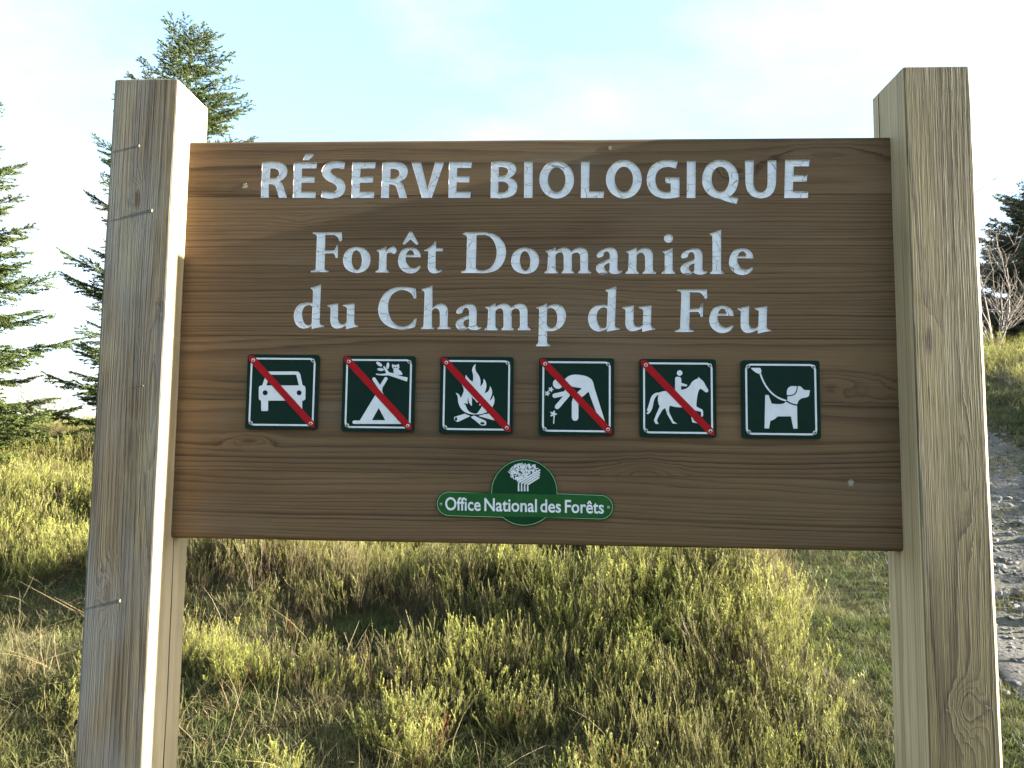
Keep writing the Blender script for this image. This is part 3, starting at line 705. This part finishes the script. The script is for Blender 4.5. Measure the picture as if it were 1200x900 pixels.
bar = [(lx+hr*math.cos(math.radians(90+180*k/12)), ly+hr*math.sin(math.radians(90+180*k/12))) for k in range(13)]
bar += [(rx_+hr*math.cos(math.radians(-90+180*k/12)), ry+hr*math.sin(math.radians(-90+180*k/12))) for k in range(13)]
prism([[[lg(p) for p in bar]]], LY-0.0003, LY+0.0002, 'name_band', M_LGREEN, logo)
# lettering
def word(txt, x0, x1, ybase, cap_h):
    cu = bpy.data.curves.new('lettering', 'FONT'); cu.body = txt; cu.offset = 0.016; cu.resolution_u = 4; cu.fill_mode = 'FRONT'
    to = bpy.data.objects.new('lettering_tmp', cu); COL.objects.link(to)
    dg = bpy.context.evaluated_depsgraph_get(); dg.update()
    me_ = bpy.data.meshes.new_from_object(to.evaluated_get(dg))
    bpy.data.objects.remove(to)
    co = [v.co.copy() for v in me_.vertices]
    xa, xb = min(c_.x for c_ in co), max(c_.x for c_ in co)
    sx = (x1-x0)/(xb-xa); sy = cap_h/0.70
    out = []
    for c_ in co:
        x = x0+(c_.x-xa)*sx; y = ybase(x)-c_.y*sy
        px, pz = lg((x, y)); out.append((px, LY-0.0007, pz))
    fc = [tuple(p.vertices) for p in me_.polygons]
    o = mesh_obj('lettering', out, fc, M_WHITE, logo)
    bm = bmesh.new(); bm.from_mesh(o.data)
    for f in bm.faces:
        if f.normal.y > 0: f.normal_flip()
    bm.to_mesh(o.data); bm.free()
bl = lambda x: 352 + (x-115)*0.0225
for (w_, a, c_) in (("Office", 113, 330), ("National", 353, 674), ("des", 695, 821), ("Forêts", 845, 1083)):
    word(w_, a, c_, bl, 78)
# tree emblem: stippled crown cut by slanting stripes that run down into the trunk
gr = []
rr = random.Random(3)
for k in range(230):
    a = rr.random()*math.tau; q = math.sqrt(rr.random())
    x, y = 596+93*q*math.cos(a), 124+56*q*math.sin(a)
    if y > 185-(x-555)*0.62: continue
    an = rr.random()*math.pi; l = rr.uniform(5, 9)
    gr.append([stroke([(x-l*math.cos(an), y-l*math.sin(an)), (x+l*math.cos(an), y+l*math.sin(an))], 5.0, True, 3)])
for k in range(4):
    x = 562+18.5*k; yk = 186+4*k
    x2 = 694; y2 = 108+19*k if k else 112
    s_ = stroke([(x, 238), (x, yk), (x2-k*1.5, yk-(x2-x)*0.60)], 10, False)
    gr.append([s_])
bmx = bmesh.new()
for k, cs in enumerate(gr):
    tmp = prism([[[lg(p) for p in c_] for c_ in cs]], LY-0.0004-0.000002*k, LY+0.0001, 'tmp'); bmx.from_mesh(tmp.data)
    me_ = tmp.data; bpy.data.objects.remove(tmp); bpy.data.meshes.remove(me_)
bm_obj('tree_emblem', bmx, M_WHITE, logo)
for (x, y) in ((88, 318), (1112, 337)):
    px, pz = lg((x, y)); screw_at(px, pz, LY-0.0007, logo, 0.0030)

# lichen / droppings on the board
M_LICH = plain('pale_lichen', (0.27, 0.26, 0.20), 0.9, 0.1, 0.25, 300)
for (u, v, r_, sd) in ((997, 566, 0.0085, 1), (287, 218, 0.007, 2), (715, 173, 0.0055, 3)):
    px, pz = plane_pt(u, v, PB); rr = random.Random(sd)
    c_ = []
    for k in range(26):
        a = k*math.tau/26; q = r_*(0.45+0.55*rr.random()*(1.3 if k % 4 == 0 else 0.8)); c_.append((px+q*math.cos(a), pz+1.25*q*math.sin(a)))
    prism([[c_]], PB-0.0006, PB+0.0012, 'lichen_spot', M_LICH, sign)

# ------------------------------------------------------------------ vegetation: materials
def leaf_mat(name, base, tipc, dead, trans=0.45, patch=1.2, dead_amt=0.5, rough=0.6):
    b = NB(name)
    at = b.n('ShaderNodeAttribute', attribute_name='tip'); oi = b.n('ShaderNodeObjectInfo')
    pn = b.noise(oi.outputs['Location'], patch, 3, 0.6)
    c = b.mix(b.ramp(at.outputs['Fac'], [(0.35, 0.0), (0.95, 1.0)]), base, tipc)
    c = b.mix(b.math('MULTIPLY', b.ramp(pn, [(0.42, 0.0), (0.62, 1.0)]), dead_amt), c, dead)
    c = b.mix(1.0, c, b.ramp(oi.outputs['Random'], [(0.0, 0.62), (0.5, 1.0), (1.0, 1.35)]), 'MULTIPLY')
    d = b.principled(c, rough, 0.25)
    tr = b.n('ShaderNodeBsdfTranslucent'); b.set(tr.inputs[0], c)
    mxs = b.n('ShaderNodeMixShader'); mxs.inputs[0].default_value = trans
    b.t.links.new(d, mxs.inputs[1]); b.t.links.new(tr.outputs[0], mxs.inputs[2])
    return b.end(mxs.outputs[0])
M_HEATH = leaf_mat('heather_twigs', (0.016, 0.012, 0.008), (0.28, 0.27, 0.080), (0.15, 0.108, 0.068), 0.3, 1.1, 0.7)  # heather and bilberry bases darkened to near-black, painting shade between the stems
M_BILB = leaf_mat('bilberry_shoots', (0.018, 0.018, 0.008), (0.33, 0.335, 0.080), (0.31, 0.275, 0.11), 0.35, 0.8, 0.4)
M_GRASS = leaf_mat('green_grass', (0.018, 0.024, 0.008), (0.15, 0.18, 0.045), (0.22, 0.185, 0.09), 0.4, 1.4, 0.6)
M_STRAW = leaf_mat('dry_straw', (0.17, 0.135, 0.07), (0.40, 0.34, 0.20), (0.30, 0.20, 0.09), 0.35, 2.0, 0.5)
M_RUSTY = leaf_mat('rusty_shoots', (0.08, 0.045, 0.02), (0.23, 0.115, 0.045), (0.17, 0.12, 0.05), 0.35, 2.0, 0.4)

HID = bpy.data.collections.new('scatter_sources')      # not linked to the scene
def quads_strip(P, wid, side):
    """P (k,3) line, wid (k,), side (3,) -> verts, quad index array"""
    k = len(P); V = np.empty((2*k, 3)); V[0::2] = P-side*wid[:, None]/2; V[1::2] = P+side*wid[:, None]/2
    i = np.arange(k-1)*2
    return V, np.stack([i, i+1, i+3, i+2], 1)
class Acc:
    def __init__(s): s.V = []; s.Q = []; s.T = []; s.t = []; s.n = 0
    def quad(s, V, Q, tip): s.V.append(V); s.Q.append(Q+s.n); s.t.append(tip); s.n += len(V)
    def tri(s, V, T, tip): s.V.append(V); s.T.append(T+s.n); s.t.append(tip); s.n += len(V)
    def mesh(s, name, mat):
        F = []
        if s.Q: F.append(np.concatenate(s.Q))
        if s.T: F.append(np.concatenate(s.T))
        return np_mesh(name, np.concatenate(s.V), F, np.concatenate(s.t), mat)
def rnd_side():
    a = rng.uniform(0, math.tau); return np.array([math.cos(a), math.sin(a), 0])

def heather_tuft(name, mat, n_stem=15, h=0.34, spread=0.11, twigs=8, leaf=0.0075, tw_len=0.10, up=0.9):
    A = Acc()
    for s_ in range(n_stem):
        a = rng.uniform(0, math.tau); q = spread*math.sqrt(rng.uniform())
        p0 = np.array([q*math.cos(a)*0.5, q*math.sin(a)*0.5, -0.03])
        hh = h*rng.uniform(0.6, 1.12)
        lean = np.array([math.cos(a), math.sin(a), 0])*rng.uniform(0.05, 0.4)*hh + rng.normal(0, 0.03, 3)*[1, 1, 0]
        t = np.linspace(0, 1, 5)
        P = p0 + np.outer(t, [0, 0, hh]) + np.outer(t**1.6, lean) + rng.normal(0, 0.004, (5, 3))
        V, Q = quads_strip(P, np.linspace(0.0042, 0.0016, 5), rnd_side()); A.quad(V, Q, np.repeat(t*0.75, 2))
        for k in range(twigs):
            tt = rng.uniform(0.3, 1.0); i = min(3, int(tt*4)); f = tt*4-i
            b0 = P[i]*(1-f)+P[i+1]*f
            az = rng.uniform(0, math.tau); L_ = tw_len*rng.uniform(0.4, 1.1)*(1.15-0.5*tt)
            d = np.array([math.cos(az)*(1-up)*2.4, math.sin(az)*(1-up)*2.4, up+rng.uniform(-0.15, 0.2)]); d /= np.linalg.norm(d)
            tk = np.linspace(0, 1, 3)
            T_ = b0 + np.outer(tk, d*L_) + np.outer(tk**2, [0, 0, 0.015])
            tipv = np.clip(tt*0.6 + tk*0.4, 0, 1)
            V, Q = quads_strip(T_, np.array([0.0022, 0.0026, 0.0012]), rnd_side()); A.quad(V, Q, np.repeat(tipv, 2))
            m = 9
            u = rng.uniform(0.12, 1.0, m); base = b0 + u[:, None]*d*L_ + (u**2)[:, None]*np.array([0, 0, 0.015])
            la = rng.uniform(0, math.tau, m)
            ld = np.stack([np.cos(la), np.sin(la), rng.uniform(0.4, 1.6, m)], 1); ld /= np.linalg.norm(ld, axis=1)[:, None]
            sd = np.stack([-np.sin(la), np.cos(la), np.zeros(m)], 1)
            ll = leaf*rng.uniform(0.7, 1.4, m)[:, None]
            V3 = np.empty((3*m, 3)); V3[0::3] = base-sd*ll*0.24; V3[1::3] = base+sd*ll*0.24; V3[2::3] = base+ld*ll
            A.tri(V3, np.arange(3*m).reshape(m, 3), np.repeat(np.clip(tt*0.6+u*0.4, 0, 1), 3))
    return A.mesh(name, mat)
def grass_tuft(name, mat, n=26, h=0.16, w=0.0035, spread=0.06, bend=0.7):
    A = Acc()
    for s_ in range(n):
        a = rng.uniform(0, math.tau); q = spread*math.sqrt(rng.uniform()); hh = h*rng.uniform(0.45, 1.15)
        p0 = np.array([q*math.cos(a), q*math.sin(a), -0.01]); az = rng.uniform(0, math.tau)
        dr = np.array([math.cos(az), math.sin(az), 0]); bd = bend*rng.uniform(0.2, 1.2)
        t = np.linspace(0, 1, 5)
        P = p0 + np.outer(t*(1-0.45*bd*t), [0, 0, hh]) + np.outer(t**1.7, dr*hh*bd)
        V, Q = quads_strip(P, w*np.array([0.8, 1, 0.9, 0.6, 0.12])*rng.uniform(0.7, 1.3), np.array([-dr[1], dr[0], 0.0])+rng.normal(0, 0.25, 3))
        A.quad(V, Q, np.repeat(t, 2))
    return A.mesh(name, mat)
def pebble(name, mat, s_):
    bm = bmesh.new(); bmesh.ops.create_icosphere(bm, subdivisions=2, radius=1)
    o3 = Vector((s_*3.7, s_*1.1, s_))
    for v in bm.verts:
        v.co *= 1+0.35*noise.noise(v.co*1.1+o3)+0.12*noise.noise(v.co*2.7+o3)
        v.co.z *= 0.55
    me = bpy.data.meshes.new(name); bm.to_mesh(me); bm.free(); me.materials.append(mat); return me

def sources(name, meshes):
    c_ = bpy.data.collections.new(name)
    for k, me in enumerate(meshes): c_.objects.link(bpy.data.objects.new('%s_%02d' % (name, k), me))
    return c_
def scatter(name, pts, coll, label, cat):
    """pts: rows x,y,z, rx,ry,rz, scale, index -> one object of kind 'stuff'"""
    A = np.asarray(pts, np.float32); n = len(A)
    me = bpy.data.meshes.new(name); me.vertices.add(n); me.vertices.foreach_set('co', A[:, :3].ravel())
    at = me.attributes.new('rot', 'FLOAT_VECTOR', 'POINT'); at.data.foreach_set('vector', np.ascontiguousarray(A[:, 3:6]).ravel())
    at = me.attributes.new('siz', 'FLOAT', 'POINT'); at.data.foreach_set('value', np.ascontiguousarray(A[:, 6]))
    at = me.attributes.new('pick', 'INT', 'POINT'); at.data.foreach_set('value', A[:, 7].astype(np.int32))
    o = bpy.data.objects.new(name, me); COL.objects.link(o)
    g = bpy.data.node_groups.new(name+'_scatter', 'GeometryNodeTree')
    g.interface.new_socket('Geometry', in_out='INPUT', socket_type='NodeSocketGeometry')
    g.interface.new_socket('Geometry', in_out='OUTPUT', socket_type='NodeSocketGeometry')
    gi = g.nodes.new('NodeGroupInput'); go = g.nodes.new('NodeGroupOutput')
    ci = g.nodes.new('GeometryNodeCollectionInfo'); ci.inputs['Collection'].default_value = coll
    ci.inputs['Separate Children'].default_value = True; ci.inputs['Reset Children'].default_value = True
    ip = g.nodes.new('GeometryNodeInstanceOnPoints'); ip.inputs['Pick Instance'].default_value = True
    def na(nm, ty):
        x = g.nodes.new('GeometryNodeInputNamedAttribute'); x.data_type = ty; x.inputs['Name'].default_value = nm; return x.outputs['Attribute']
    er = g.nodes.new('FunctionNodeEulerToRotation')
    g.links.new(na('rot', 'FLOAT_VECTOR'), er.inputs[0])
    g.links.new(gi.outputs[0], ip.inputs['Points']); g.links.new(ci.outputs[0], ip.inputs['Instance'])
    g.links.new(na('pick', 'INT'), ip.inputs['Instance Index']); g.links.new(er.outputs[0], ip.inputs['Rotation'])
    g.links.new(na('siz', 'FLOAT'), ip.inputs['Scale']); g.links.new(ip.outputs[0], go.inputs[0])
    md = o.modifiers.new('scatter', 'NODES'); md.node_group = g
    o['kind'] = 'stuff'; tag(o, label, cat)
    return o

def in_view(x, y, pad=0.12):
    d = Vector((x-CX, y-CY, 0)); dep = d.dot(Vector((_f.x, _f.y, 0)).normalized())
    if dep < 0.8: return False
    s_ = d.dot(_r0)/dep
    return abs(s_) < 600/FPX + pad + 0.5/dep

def heath_height(x, y):
    """how tall the heather stands here, 0 = none"""
    edge = path_d(x, y) + PATH_HALF + 0.95 + 0.12*noise.noise((x*2, y*2, 3))
    right_bank = path_d(x, y) - PATH_HALF - 0.9
    if edge > 0 and right_bank < 0: return 0.0
    if y < 0.35: return 0.0
    m = 0.72 + 0.55*noise.noise((x*0.9, y*0.9, 7.7)) + 0.55*noise.noise((x*2.6, y*2.6, 1.7)) + 0.25*noise.noise((x*5.5, y*5.5, 4.7))
    for (hx, hy, rx, ry, a) in HOLLOWS:
        m += 5.5*a*math.exp(-((x-hx)/rx)**2-((y-hy)/ry)**2)
    lim = 2.05 + 0.35*noise.noise((x*0.8, 3.3, 0)) - 0.95*smooth01((x-0.0)/0.9) + 1.2*smooth01((-1.9-x)/1.0)
    m *= smooth01((y-lim+0.2)/0.55)
    return max(0.0, m)

hea = []; gra = []; strw = []
def add(lst, x, y, s_, idx, tilt=0.15, dz=0.0):
    lst.append((x, y, terrain(x, y)+dz, rng.normal(0, tilt), rng.normal(0, tilt), rng.uniform(0, math.tau), s_, idx))
NH = 0
for band, (ya, yb, cell) in enumerate(((0.2, 5.2, 0.10), (5.2, 9.5, 0.15), (9.5, 17, 0.27), (17, 34, 0.5))):
    y = ya
    while y < yb:
        x = -2.0-1.0*(y+2)
        xe = 6.5+0.95*(y+1.5)
        while x < xe:
            px = x+rng.uniform(-.5, .5)*cell; py = y+rng.uniform(-.5, .5)*cell
            x += cell
            if not in_view(px, py, 0.12 if path_d(px, py) < 0 else 0.7): continue  # wider pad on the right: unseen heather added to shade the path
            m = heath_height(px, py)
            if m > 0.12 and rng.uniform() < 0.95:
                q = noise.noise((px*0.7, py*0.7, 12.0)) + 0.25*smooth01((px-0.3)/1.0)
                u = rng.uniform()
                idx = (rng.integers(0, 4) if u < 0.55-q else rng.integers(4, 8)) if u < 0.95 else rng.integers(8, 10)
                add(hea, px, py, (0.45+0.62*min(m, 1.3))*rng.uniform(0.75, 1.2)*(1.0 if band < 2 else 1.25+0.3*(band-2)), idx, 0.16)
                if rng.uniform() < 0.025: add(strw, px, py, rng.uniform(0.9, 1.6), rng.integers(0, 3), 0.25)
        y += cell
# short grass: foreground, verge, hollows
y = -0.8
while y < 18:
    cell = 0.05 if y < 3.2 else 0.08 if y < 8 else 0.16
    x = -1.6-0.95*(y+1.5)
    while x < 2.2+0.9*(y+1.5):
        px = x+rng.uniform(-.5, .5)*cell; py = y+rng.uniform(-.5, .5)*cell
        x += cell
        if not in_view(px, py, 0.05): continue
        m = heath_height(px, py); pd = path_d(px, py)
        on_path = abs(pd) < PATH_HALF+0.05*noise.noise((px*4, py*4, 0))
        if on_path and (noise.noise((px*1.3, py*1.3, 21)) < 0.10-0.5*max(0, abs(pd)/PATH_HALF-0.75) or rng.uniform() < 0.4): continue
        if m < 0.35:
            verge = -PATH_HALF-1.05 < pd < -PATH_HALF
            add(gra, px, py, (rng.uniform(0.45, 0.85) if (verge or on_path) else rng.uniform(0.6, 1.15))*(1 if y < 8 else 1.8), rng.integers(0, 4 if verge else 5), 0.2)
            if rng.uniform() < (0.003 if verge else 0.05): add(strw, px, py, rng.uniform(0.6, 1.2), rng.integers(0, 6), 0.5)
    y += cell
# bright clumps standing in the short grass
for (hx, hy, r_, n) in ((-0.55, 1.75, 0.16, 26), (-1.45, 2.15, 0.14, 14), (0.35, 1.35, 0.2, 30), (-0.05, 1.9, 0.15, 14), (-1.0, 1.3, 0.1, 8), (-2.1, 1.95, 0.15, 14), (-1.75, 2.35, 0.12, 12)):
    for k in range(n):
        a = rng.uniform(0, math.tau); q = r_*math.sqrt(rng.uniform())
        add(hea, hx+q*math.cos(a), hy+q*math.sin(a), rng.uniform(0.45, 0.8), rng.integers(4, 8) if k % 6 else rng.integers(8, 10), 0.2)

H_MESH = [heather_tuft('heather', M_HEATH, 13, 0.37, 0.15, 8) for _ in range(4)] + \
         [heather_tuft('bilberry', M_BILB, 11, 0.34, 0.14, 9, 0.011, 0.085, 0.85) for _ in range(4)] + \
         [heather_tuft('rusty', M_RUSTY, 6, 0.30, 0.07, 6, 0.010, 0.07, 0.92) for _ in range(2)]
G_MESH = [grass_tuft('grass', M_GRASS, 26, 0.12, 0.0034, 0.06, 0.8) for _ in range(4)] + [grass_tuft('grass', M_STRAW, 16, 0.12, 0.003, 0.06, 1.0)]
S_MESH = [grass_tuft('straw', M_STRAW, 4, 0.46, 0.0020, 0.05, 0.55) for _ in range(3)] + [grass_tuft('straw', M_STRAW, 6, 0.36, 0.0028, 0.06, 1.4) for _ in range(3)]
print('counts', len(hea), len(gra), len(strw))
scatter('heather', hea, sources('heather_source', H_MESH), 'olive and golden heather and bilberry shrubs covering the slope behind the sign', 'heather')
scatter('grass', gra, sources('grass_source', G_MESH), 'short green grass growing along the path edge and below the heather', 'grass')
scatter('dry_grass', strw, sources('straw_source', S_MESH), 'pale dry grass stalks sticking out of the heather', 'dry grass')

# gravel on the path
b = NB('grey_stone'); t = b.n('ShaderNodeTexCoord'); oi = b.n('ShaderNodeObjectInfo')
n_ = b.noise(t.outputs['Object'], 3.0, 5, 0.65)
c = b.mix(n_, (0.13, 0.122, 0.112), (0.27, 0.255, 0.235))
c = b.mix(1.0, c, b.ramp(oi.outputs['Random'], [(0, 0.55), (1, 1.25)]), 'MULTIPLY')
M_STONE = b.end(b.principled(c, 0.85, 0.2, b.bump(n_, 0.05, 0.6)))
stn = []
for k in range(22000):
    y = rng.uniform(-0.5, 16); pd = rng.normal(0, 0.62)*PATH_HALF
    if abs(pd) > PATH_HALF*1.15: continue
    x = path_mid(y)+pd
    if not in_view(x, y, 0.05): continue
    s_ = 0.006*math.exp(rng.normal(0.35, 0.65)); s_ = min(s_, 0.07)
    add(stn, x, y, s_, rng.integers(0, 4), 0.4, s_*0.15+0.004)
scatter('gravel', stn, sources('gravel_source', [pebble('pebble', M_STONE, k+1.0) for k in range(4)]), 'loose grey stones strewn over the path', 'gravel')

# ------------------------------------------------------------------ trees
def needle_mat(name, c1, c2, trans=0.3):
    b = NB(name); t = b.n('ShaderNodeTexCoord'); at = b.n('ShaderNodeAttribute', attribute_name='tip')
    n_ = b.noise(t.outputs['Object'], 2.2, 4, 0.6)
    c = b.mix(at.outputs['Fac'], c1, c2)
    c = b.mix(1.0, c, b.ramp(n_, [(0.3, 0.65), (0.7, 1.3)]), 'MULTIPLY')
    d = b.principled(c, 0.55, 0.3); tr = b.n('ShaderNodeBsdfTranslucent'); b.set(tr.inputs[0], c)
    mxs = b.n('ShaderNodeMixShader'); mxs.inputs[0].default_value = trans
    b.t.links.new(d, mxs.inputs[1]); b.t.links.new(tr.outputs[0], mxs.inputs[2])
    return b.end(mxs.outputs[0])
b = NB('spruce_bark'); t = b.n('ShaderNodeTexCoord')
n_ = b.noise(b.mapv(t.outputs['Object'], (1, 1, 0.4)), 22, 5, 0.7)
M_BARK = b.end(b.principled(b.ramp(n_, [(0.3, (0.05, 0.038, 0.028)), (0.7, (0.17, 0.135, 0.10))]), 0.9, 0.1, b.bump(n_, 0.02, 0.8)))
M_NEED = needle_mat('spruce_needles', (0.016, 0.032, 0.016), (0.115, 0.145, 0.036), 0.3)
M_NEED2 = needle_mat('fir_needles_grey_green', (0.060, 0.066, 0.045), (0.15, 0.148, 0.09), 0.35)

def tube(P, R_, n=7):
    V = []; F = []
    P = [Vector(p) for p in P]
    for i, p in enumerate(P):
        d = (P[min(i+1, len(P)-1)]-P[max(0, i-1)]).normalized()
        a = d.cross(Vector((0.3, 0.9, 0.1))).normalized(); c_ = d.cross(a)
        for k in range(n):
            an = k*math.tau/n; V.append(p + a*R_[i]*math.cos(an) + c_*R_[i]*math.sin(an))
    for i in range(len(P)-1):
        for k in range(n):
            q = i*n+k; q2 = i*n+(k+1) % n
            F.append((q, q2, q2+n, q+n))
    F.append(tuple(range(n))[::-1]); F.append(tuple((len(P)-1)*n+k for k in range(n)))
    return V, F

def twig_needles(A, P0, d, L_, r_, tipbase, dens=95, nl=0.016):
    """one spray: a thin shoot covered in needles"""
    m = max(6, int(L_*dens))
    u = rng.uniform(0, 1, m)
    base = P0 + u[:, None]*d*L_
    up = np.array([0, 0, 1.0]); s1 = np.cross(d, up); s1 /= (np.linalg.norm(s1)+1e-6); s2 = np.cross(s1, d)
    an = rng.uniform(0, math.tau, m)
    rad = np.cos(an)[:, None]*s1 + np.sin(an)[:, None]*s2*0.8
    nd = rad*0.8 + d*0.75; nd /= np.linalg.norm(nd, axis=1)[:, None]
    sd = np.cross(nd, rng.normal(0, 1, (m, 3))); sd /= np.linalg.norm(sd, axis=1)[:, None]
    ll = nl*rng.uniform(0.7, 1.3, m)[:, None]; w = r_
    V = np.empty((3*m, 3)); V[0::3] = base-sd*w; V[1::3] = base+sd*w; V[2::3] = base+nd*ll
    A.tri(V, np.arange(3*m).reshape(m, 3), np.repeat(np.clip(tipbase+0.5*u*rng.uniform(0.3, 1.0, m), 0, 1), 3))

def spruce(name, loc, height, radius, mat, label, cat='tree', group=None, whorl=0.36, sparse=1.0, nl=0.034, nw=0.0054, dens=250, az_keep=None, droop=0.28, seed=0, power=0.62, low=0.04):
    global rng
    keep = rng; rng = np.random.default_rng(100+seed)
    root = tag(empty(name, loc), label, cat, group)
    hs = np.linspace(0, height, 14)
    bend = np.stack([0.03*np.sin(hs*0.9+seed), 0.03*np.cos(hs*0.7+seed), hs], 1)
    tr = 0.014*height
    V, F = tube(bend - np.array([0, 0, 0.15])*(hs[:, None] == 0), [max(0.006, tr*(1-h_/height)**0.85+0.005) for h_ in hs], 9)
    mesh_obj('trunk', V, F, M_BARK, root, smooth=True)
    A = Acc(); BV = []; BF = []
    z = height*low
    while z < height-0.12:
        f = z/height
        L0 = radius*((1-f)**power)*(0.9 if f > 0.12 else 0.8) + 0.10
        nb = rng.integers(5, 8); a0 = rng.uniform(0, math.tau)
        for k in range(nb):
            az = a0 + math.tau*k/nb + rng.normal(0, 0.18)
            if rng.uniform() > sparse: continue
            L_ = L0*rng.uniform(0.68, 1.12)
            zz = z + rng.normal(0, 0.05)
            out = np.array([math.cos(az), math.sin(az), 0]); sidev = np.array([-math.sin(az), math.cos(az), 0])
            rise = 0.55*f**1.2 - droop*(1-f) + rng.normal(0, 0.05)
            m = 9; t = np.linspace(0, 1, m)
            P = np.outer(t, out*L_) + np.outer(t, [0, 0, 1])*L_*rise + np.outer(t**2.4, [0, 0, 1])*L_*0.28*(1-f*0.6) + [0, 0, zz]
            P += np.outer(t**1.5, sidev)*L_*rng.normal(0, 0.06)
            v, f_ = tube(P, np.maximum(0.0035, 0.012*L_*(1-t)), 5); o_ = len(BV); BV += v; BF += [tuple(i+o_ for i in q) for q in f_]
            # side shoots in two ranks, shorter to the tip, and hanging a little
            ns = max(8, int(L_/0.042))
            for j in range(ns):
                u = 0.12+0.88*(j+rng.uniform(0, 0.7))/ns; i = min(m-2, int(u*(m-1))); fr = u*(m-1)-i
                b0 = P[i]*(1-fr)+P[i+1]*fr; tan = P[i+1]-P[i]; tan /= np.linalg.norm(tan)
                s_ = 1 if j % 2 else -1
                sl_ = (0.46*L_*(1-u)**0.7+0.09)*rng.uniform(0.55, 1.1)
                d = tan*0.75 + sidev*s_*rng.uniform(0.55, 1.0) + np.array([0, 0, rng.uniform(-0.32, 0.12)]); d /= np.linalg.norm(d)
                twig_needles(A, b0, d, sl_, nw, 0.25+0.35*u, dens, nl)
                if sl_ > 0.16:
                    for q in range(int(sl_/0.075)):
                        uu = rng.uniform(0.25, 0.95); ss = 1 if q % 2 else -1
                        d2 = d*0.8 + np.cross(d, [0, 0, 1.0])*ss*0.7 + np.array([0, 0, rng.uniform(-0.35, 0.1)]); d2 /= np.linalg.norm(d2)
                        twig_needles(A, b0+d*sl_*uu, d2, sl_*0.42*(1.15-uu), nw, 0.45+0.25*u, dens, nl)
            twig_needles(A, P[-2], (P[-1]-P[-2])/np.linalg.norm(P[-1]-P[-2]), 0.13, nw, 0.6, dens*1.3, nl)
        z += whorl*(1-0.35*f)*rng.uniform(0.35, 0.75)
    twig_needles(A, np.array([bend[-2][0], bend[-2][1], height*0.93]), np.array([0.02, 0, 1.0]), height*0.075, nw, 0.6, dens*2, nl)
    for q in range(10):
        a = rng.uniform(0, math.tau); h_ = height*rng.uniform(0.94, 0.985)
        d = np.array([math.cos(a)*0.7, math.sin(a)*0.7, 0.7]); twig_needles(A, np.array([0, 0, h_])+np.array([bend[-1][0], bend[-1][1], 0]), d/np.linalg.norm(d), 0.13, nw, 0.6, dens*1.5, nl)
    me = A.mesh('crown', mat); cr_ = bpy.data.objects.new('crown', me); COL.objects.link(cr_); cr_.parent = root
    mesh_obj('branches', BV, BF, M_BARK, root)
    rng = keep
    print(name, 'tris', len(me.polygons))
    return root

def spot(u, depth):
    """ground position seen in photo column u (at horizon height) and at a depth along the view axis"""
    q = (u-600)/FPX
    x = CX + depth*(_f.x + _r0.x*q); y = CY + depth*(_f.y + _r0.y*q)
    return (x, y, terrain(x, y))
def height_to(p, v, depth): # height of a thing standing at p whose top appears at photo row v
    return CZ + depth*math.tan(PITCH) + depth*(450-v)/FPX*1.0 - p[2]

p = spot(203, 10.6)
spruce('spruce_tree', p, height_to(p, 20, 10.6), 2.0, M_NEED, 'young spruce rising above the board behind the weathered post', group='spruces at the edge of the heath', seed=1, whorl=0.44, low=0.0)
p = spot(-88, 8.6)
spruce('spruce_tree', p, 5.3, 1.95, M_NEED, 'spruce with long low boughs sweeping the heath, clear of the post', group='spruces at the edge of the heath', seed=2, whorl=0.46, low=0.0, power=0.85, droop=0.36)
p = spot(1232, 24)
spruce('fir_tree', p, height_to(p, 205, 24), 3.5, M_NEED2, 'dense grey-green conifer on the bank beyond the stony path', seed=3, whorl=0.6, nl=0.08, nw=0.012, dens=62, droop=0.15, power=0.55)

# leafless shrubs
M_TWIG = plain('pale_bare_twig', (0.22, 0.19, 0.16), 0.85, 0.1, 0.2, 30)
def bare_shrub(loc, h, label, seed, n=9, r0=0.012, group=None):
    rr = random.Random(seed); root = tag(empty('bare_shrub', loc), label, 'shrub', group); V = []; F = []
    def grow(p, d, l, r_, lev):
        pts = [p]; dd = d.copy()
        for k in range(4):
            dd = (dd + Vector((rr.gauss(0, .16), rr.gauss(0, .16), rr.gauss(0.05, .1)))).normalized(); pts.append(pts[-1]+dd*l/4)
        v, f = tube(pts, [max(0.0025, r_*(1-0.14*k)) for k in range(5)], 4); o_ = len(V); V.extend(v); F.extend([tuple(i+o_ for i in q) for q in f])
        if lev < 3:
            for k in range(4 if lev < 2 else 3):
                q = rr.choice(pts[1:]); nd = (dd + Vector((rr.gauss(0, .6), rr.gauss(0, .6), rr.gauss(.1, .35)))).normalized()
                grow(q, nd, l*rr.uniform(.45, .75), r_*0.55, lev+1)
    for k in range(n):
        a = rr.random()*math.tau; grow(Vector((0.05*math.cos(a), 0.05*math.sin(a), -0.05)), Vector((math.cos(a)*.45, math.sin(a)*.45, 1)).normalized(), h*rr.uniform(.4, .65), r0, 0)
    return mesh_obj('twigs', V, F, M_TWIG, root)
p = spot(48, 15.5); bare_shrub(p, 2.1, 'pale leafless shrub between the two spruces', 5)
p = spot(1168, 20); bare_shrub(p, 4.6, 'tall leafless shrub beside the conifer on the bank', 8, 7, 0.03)
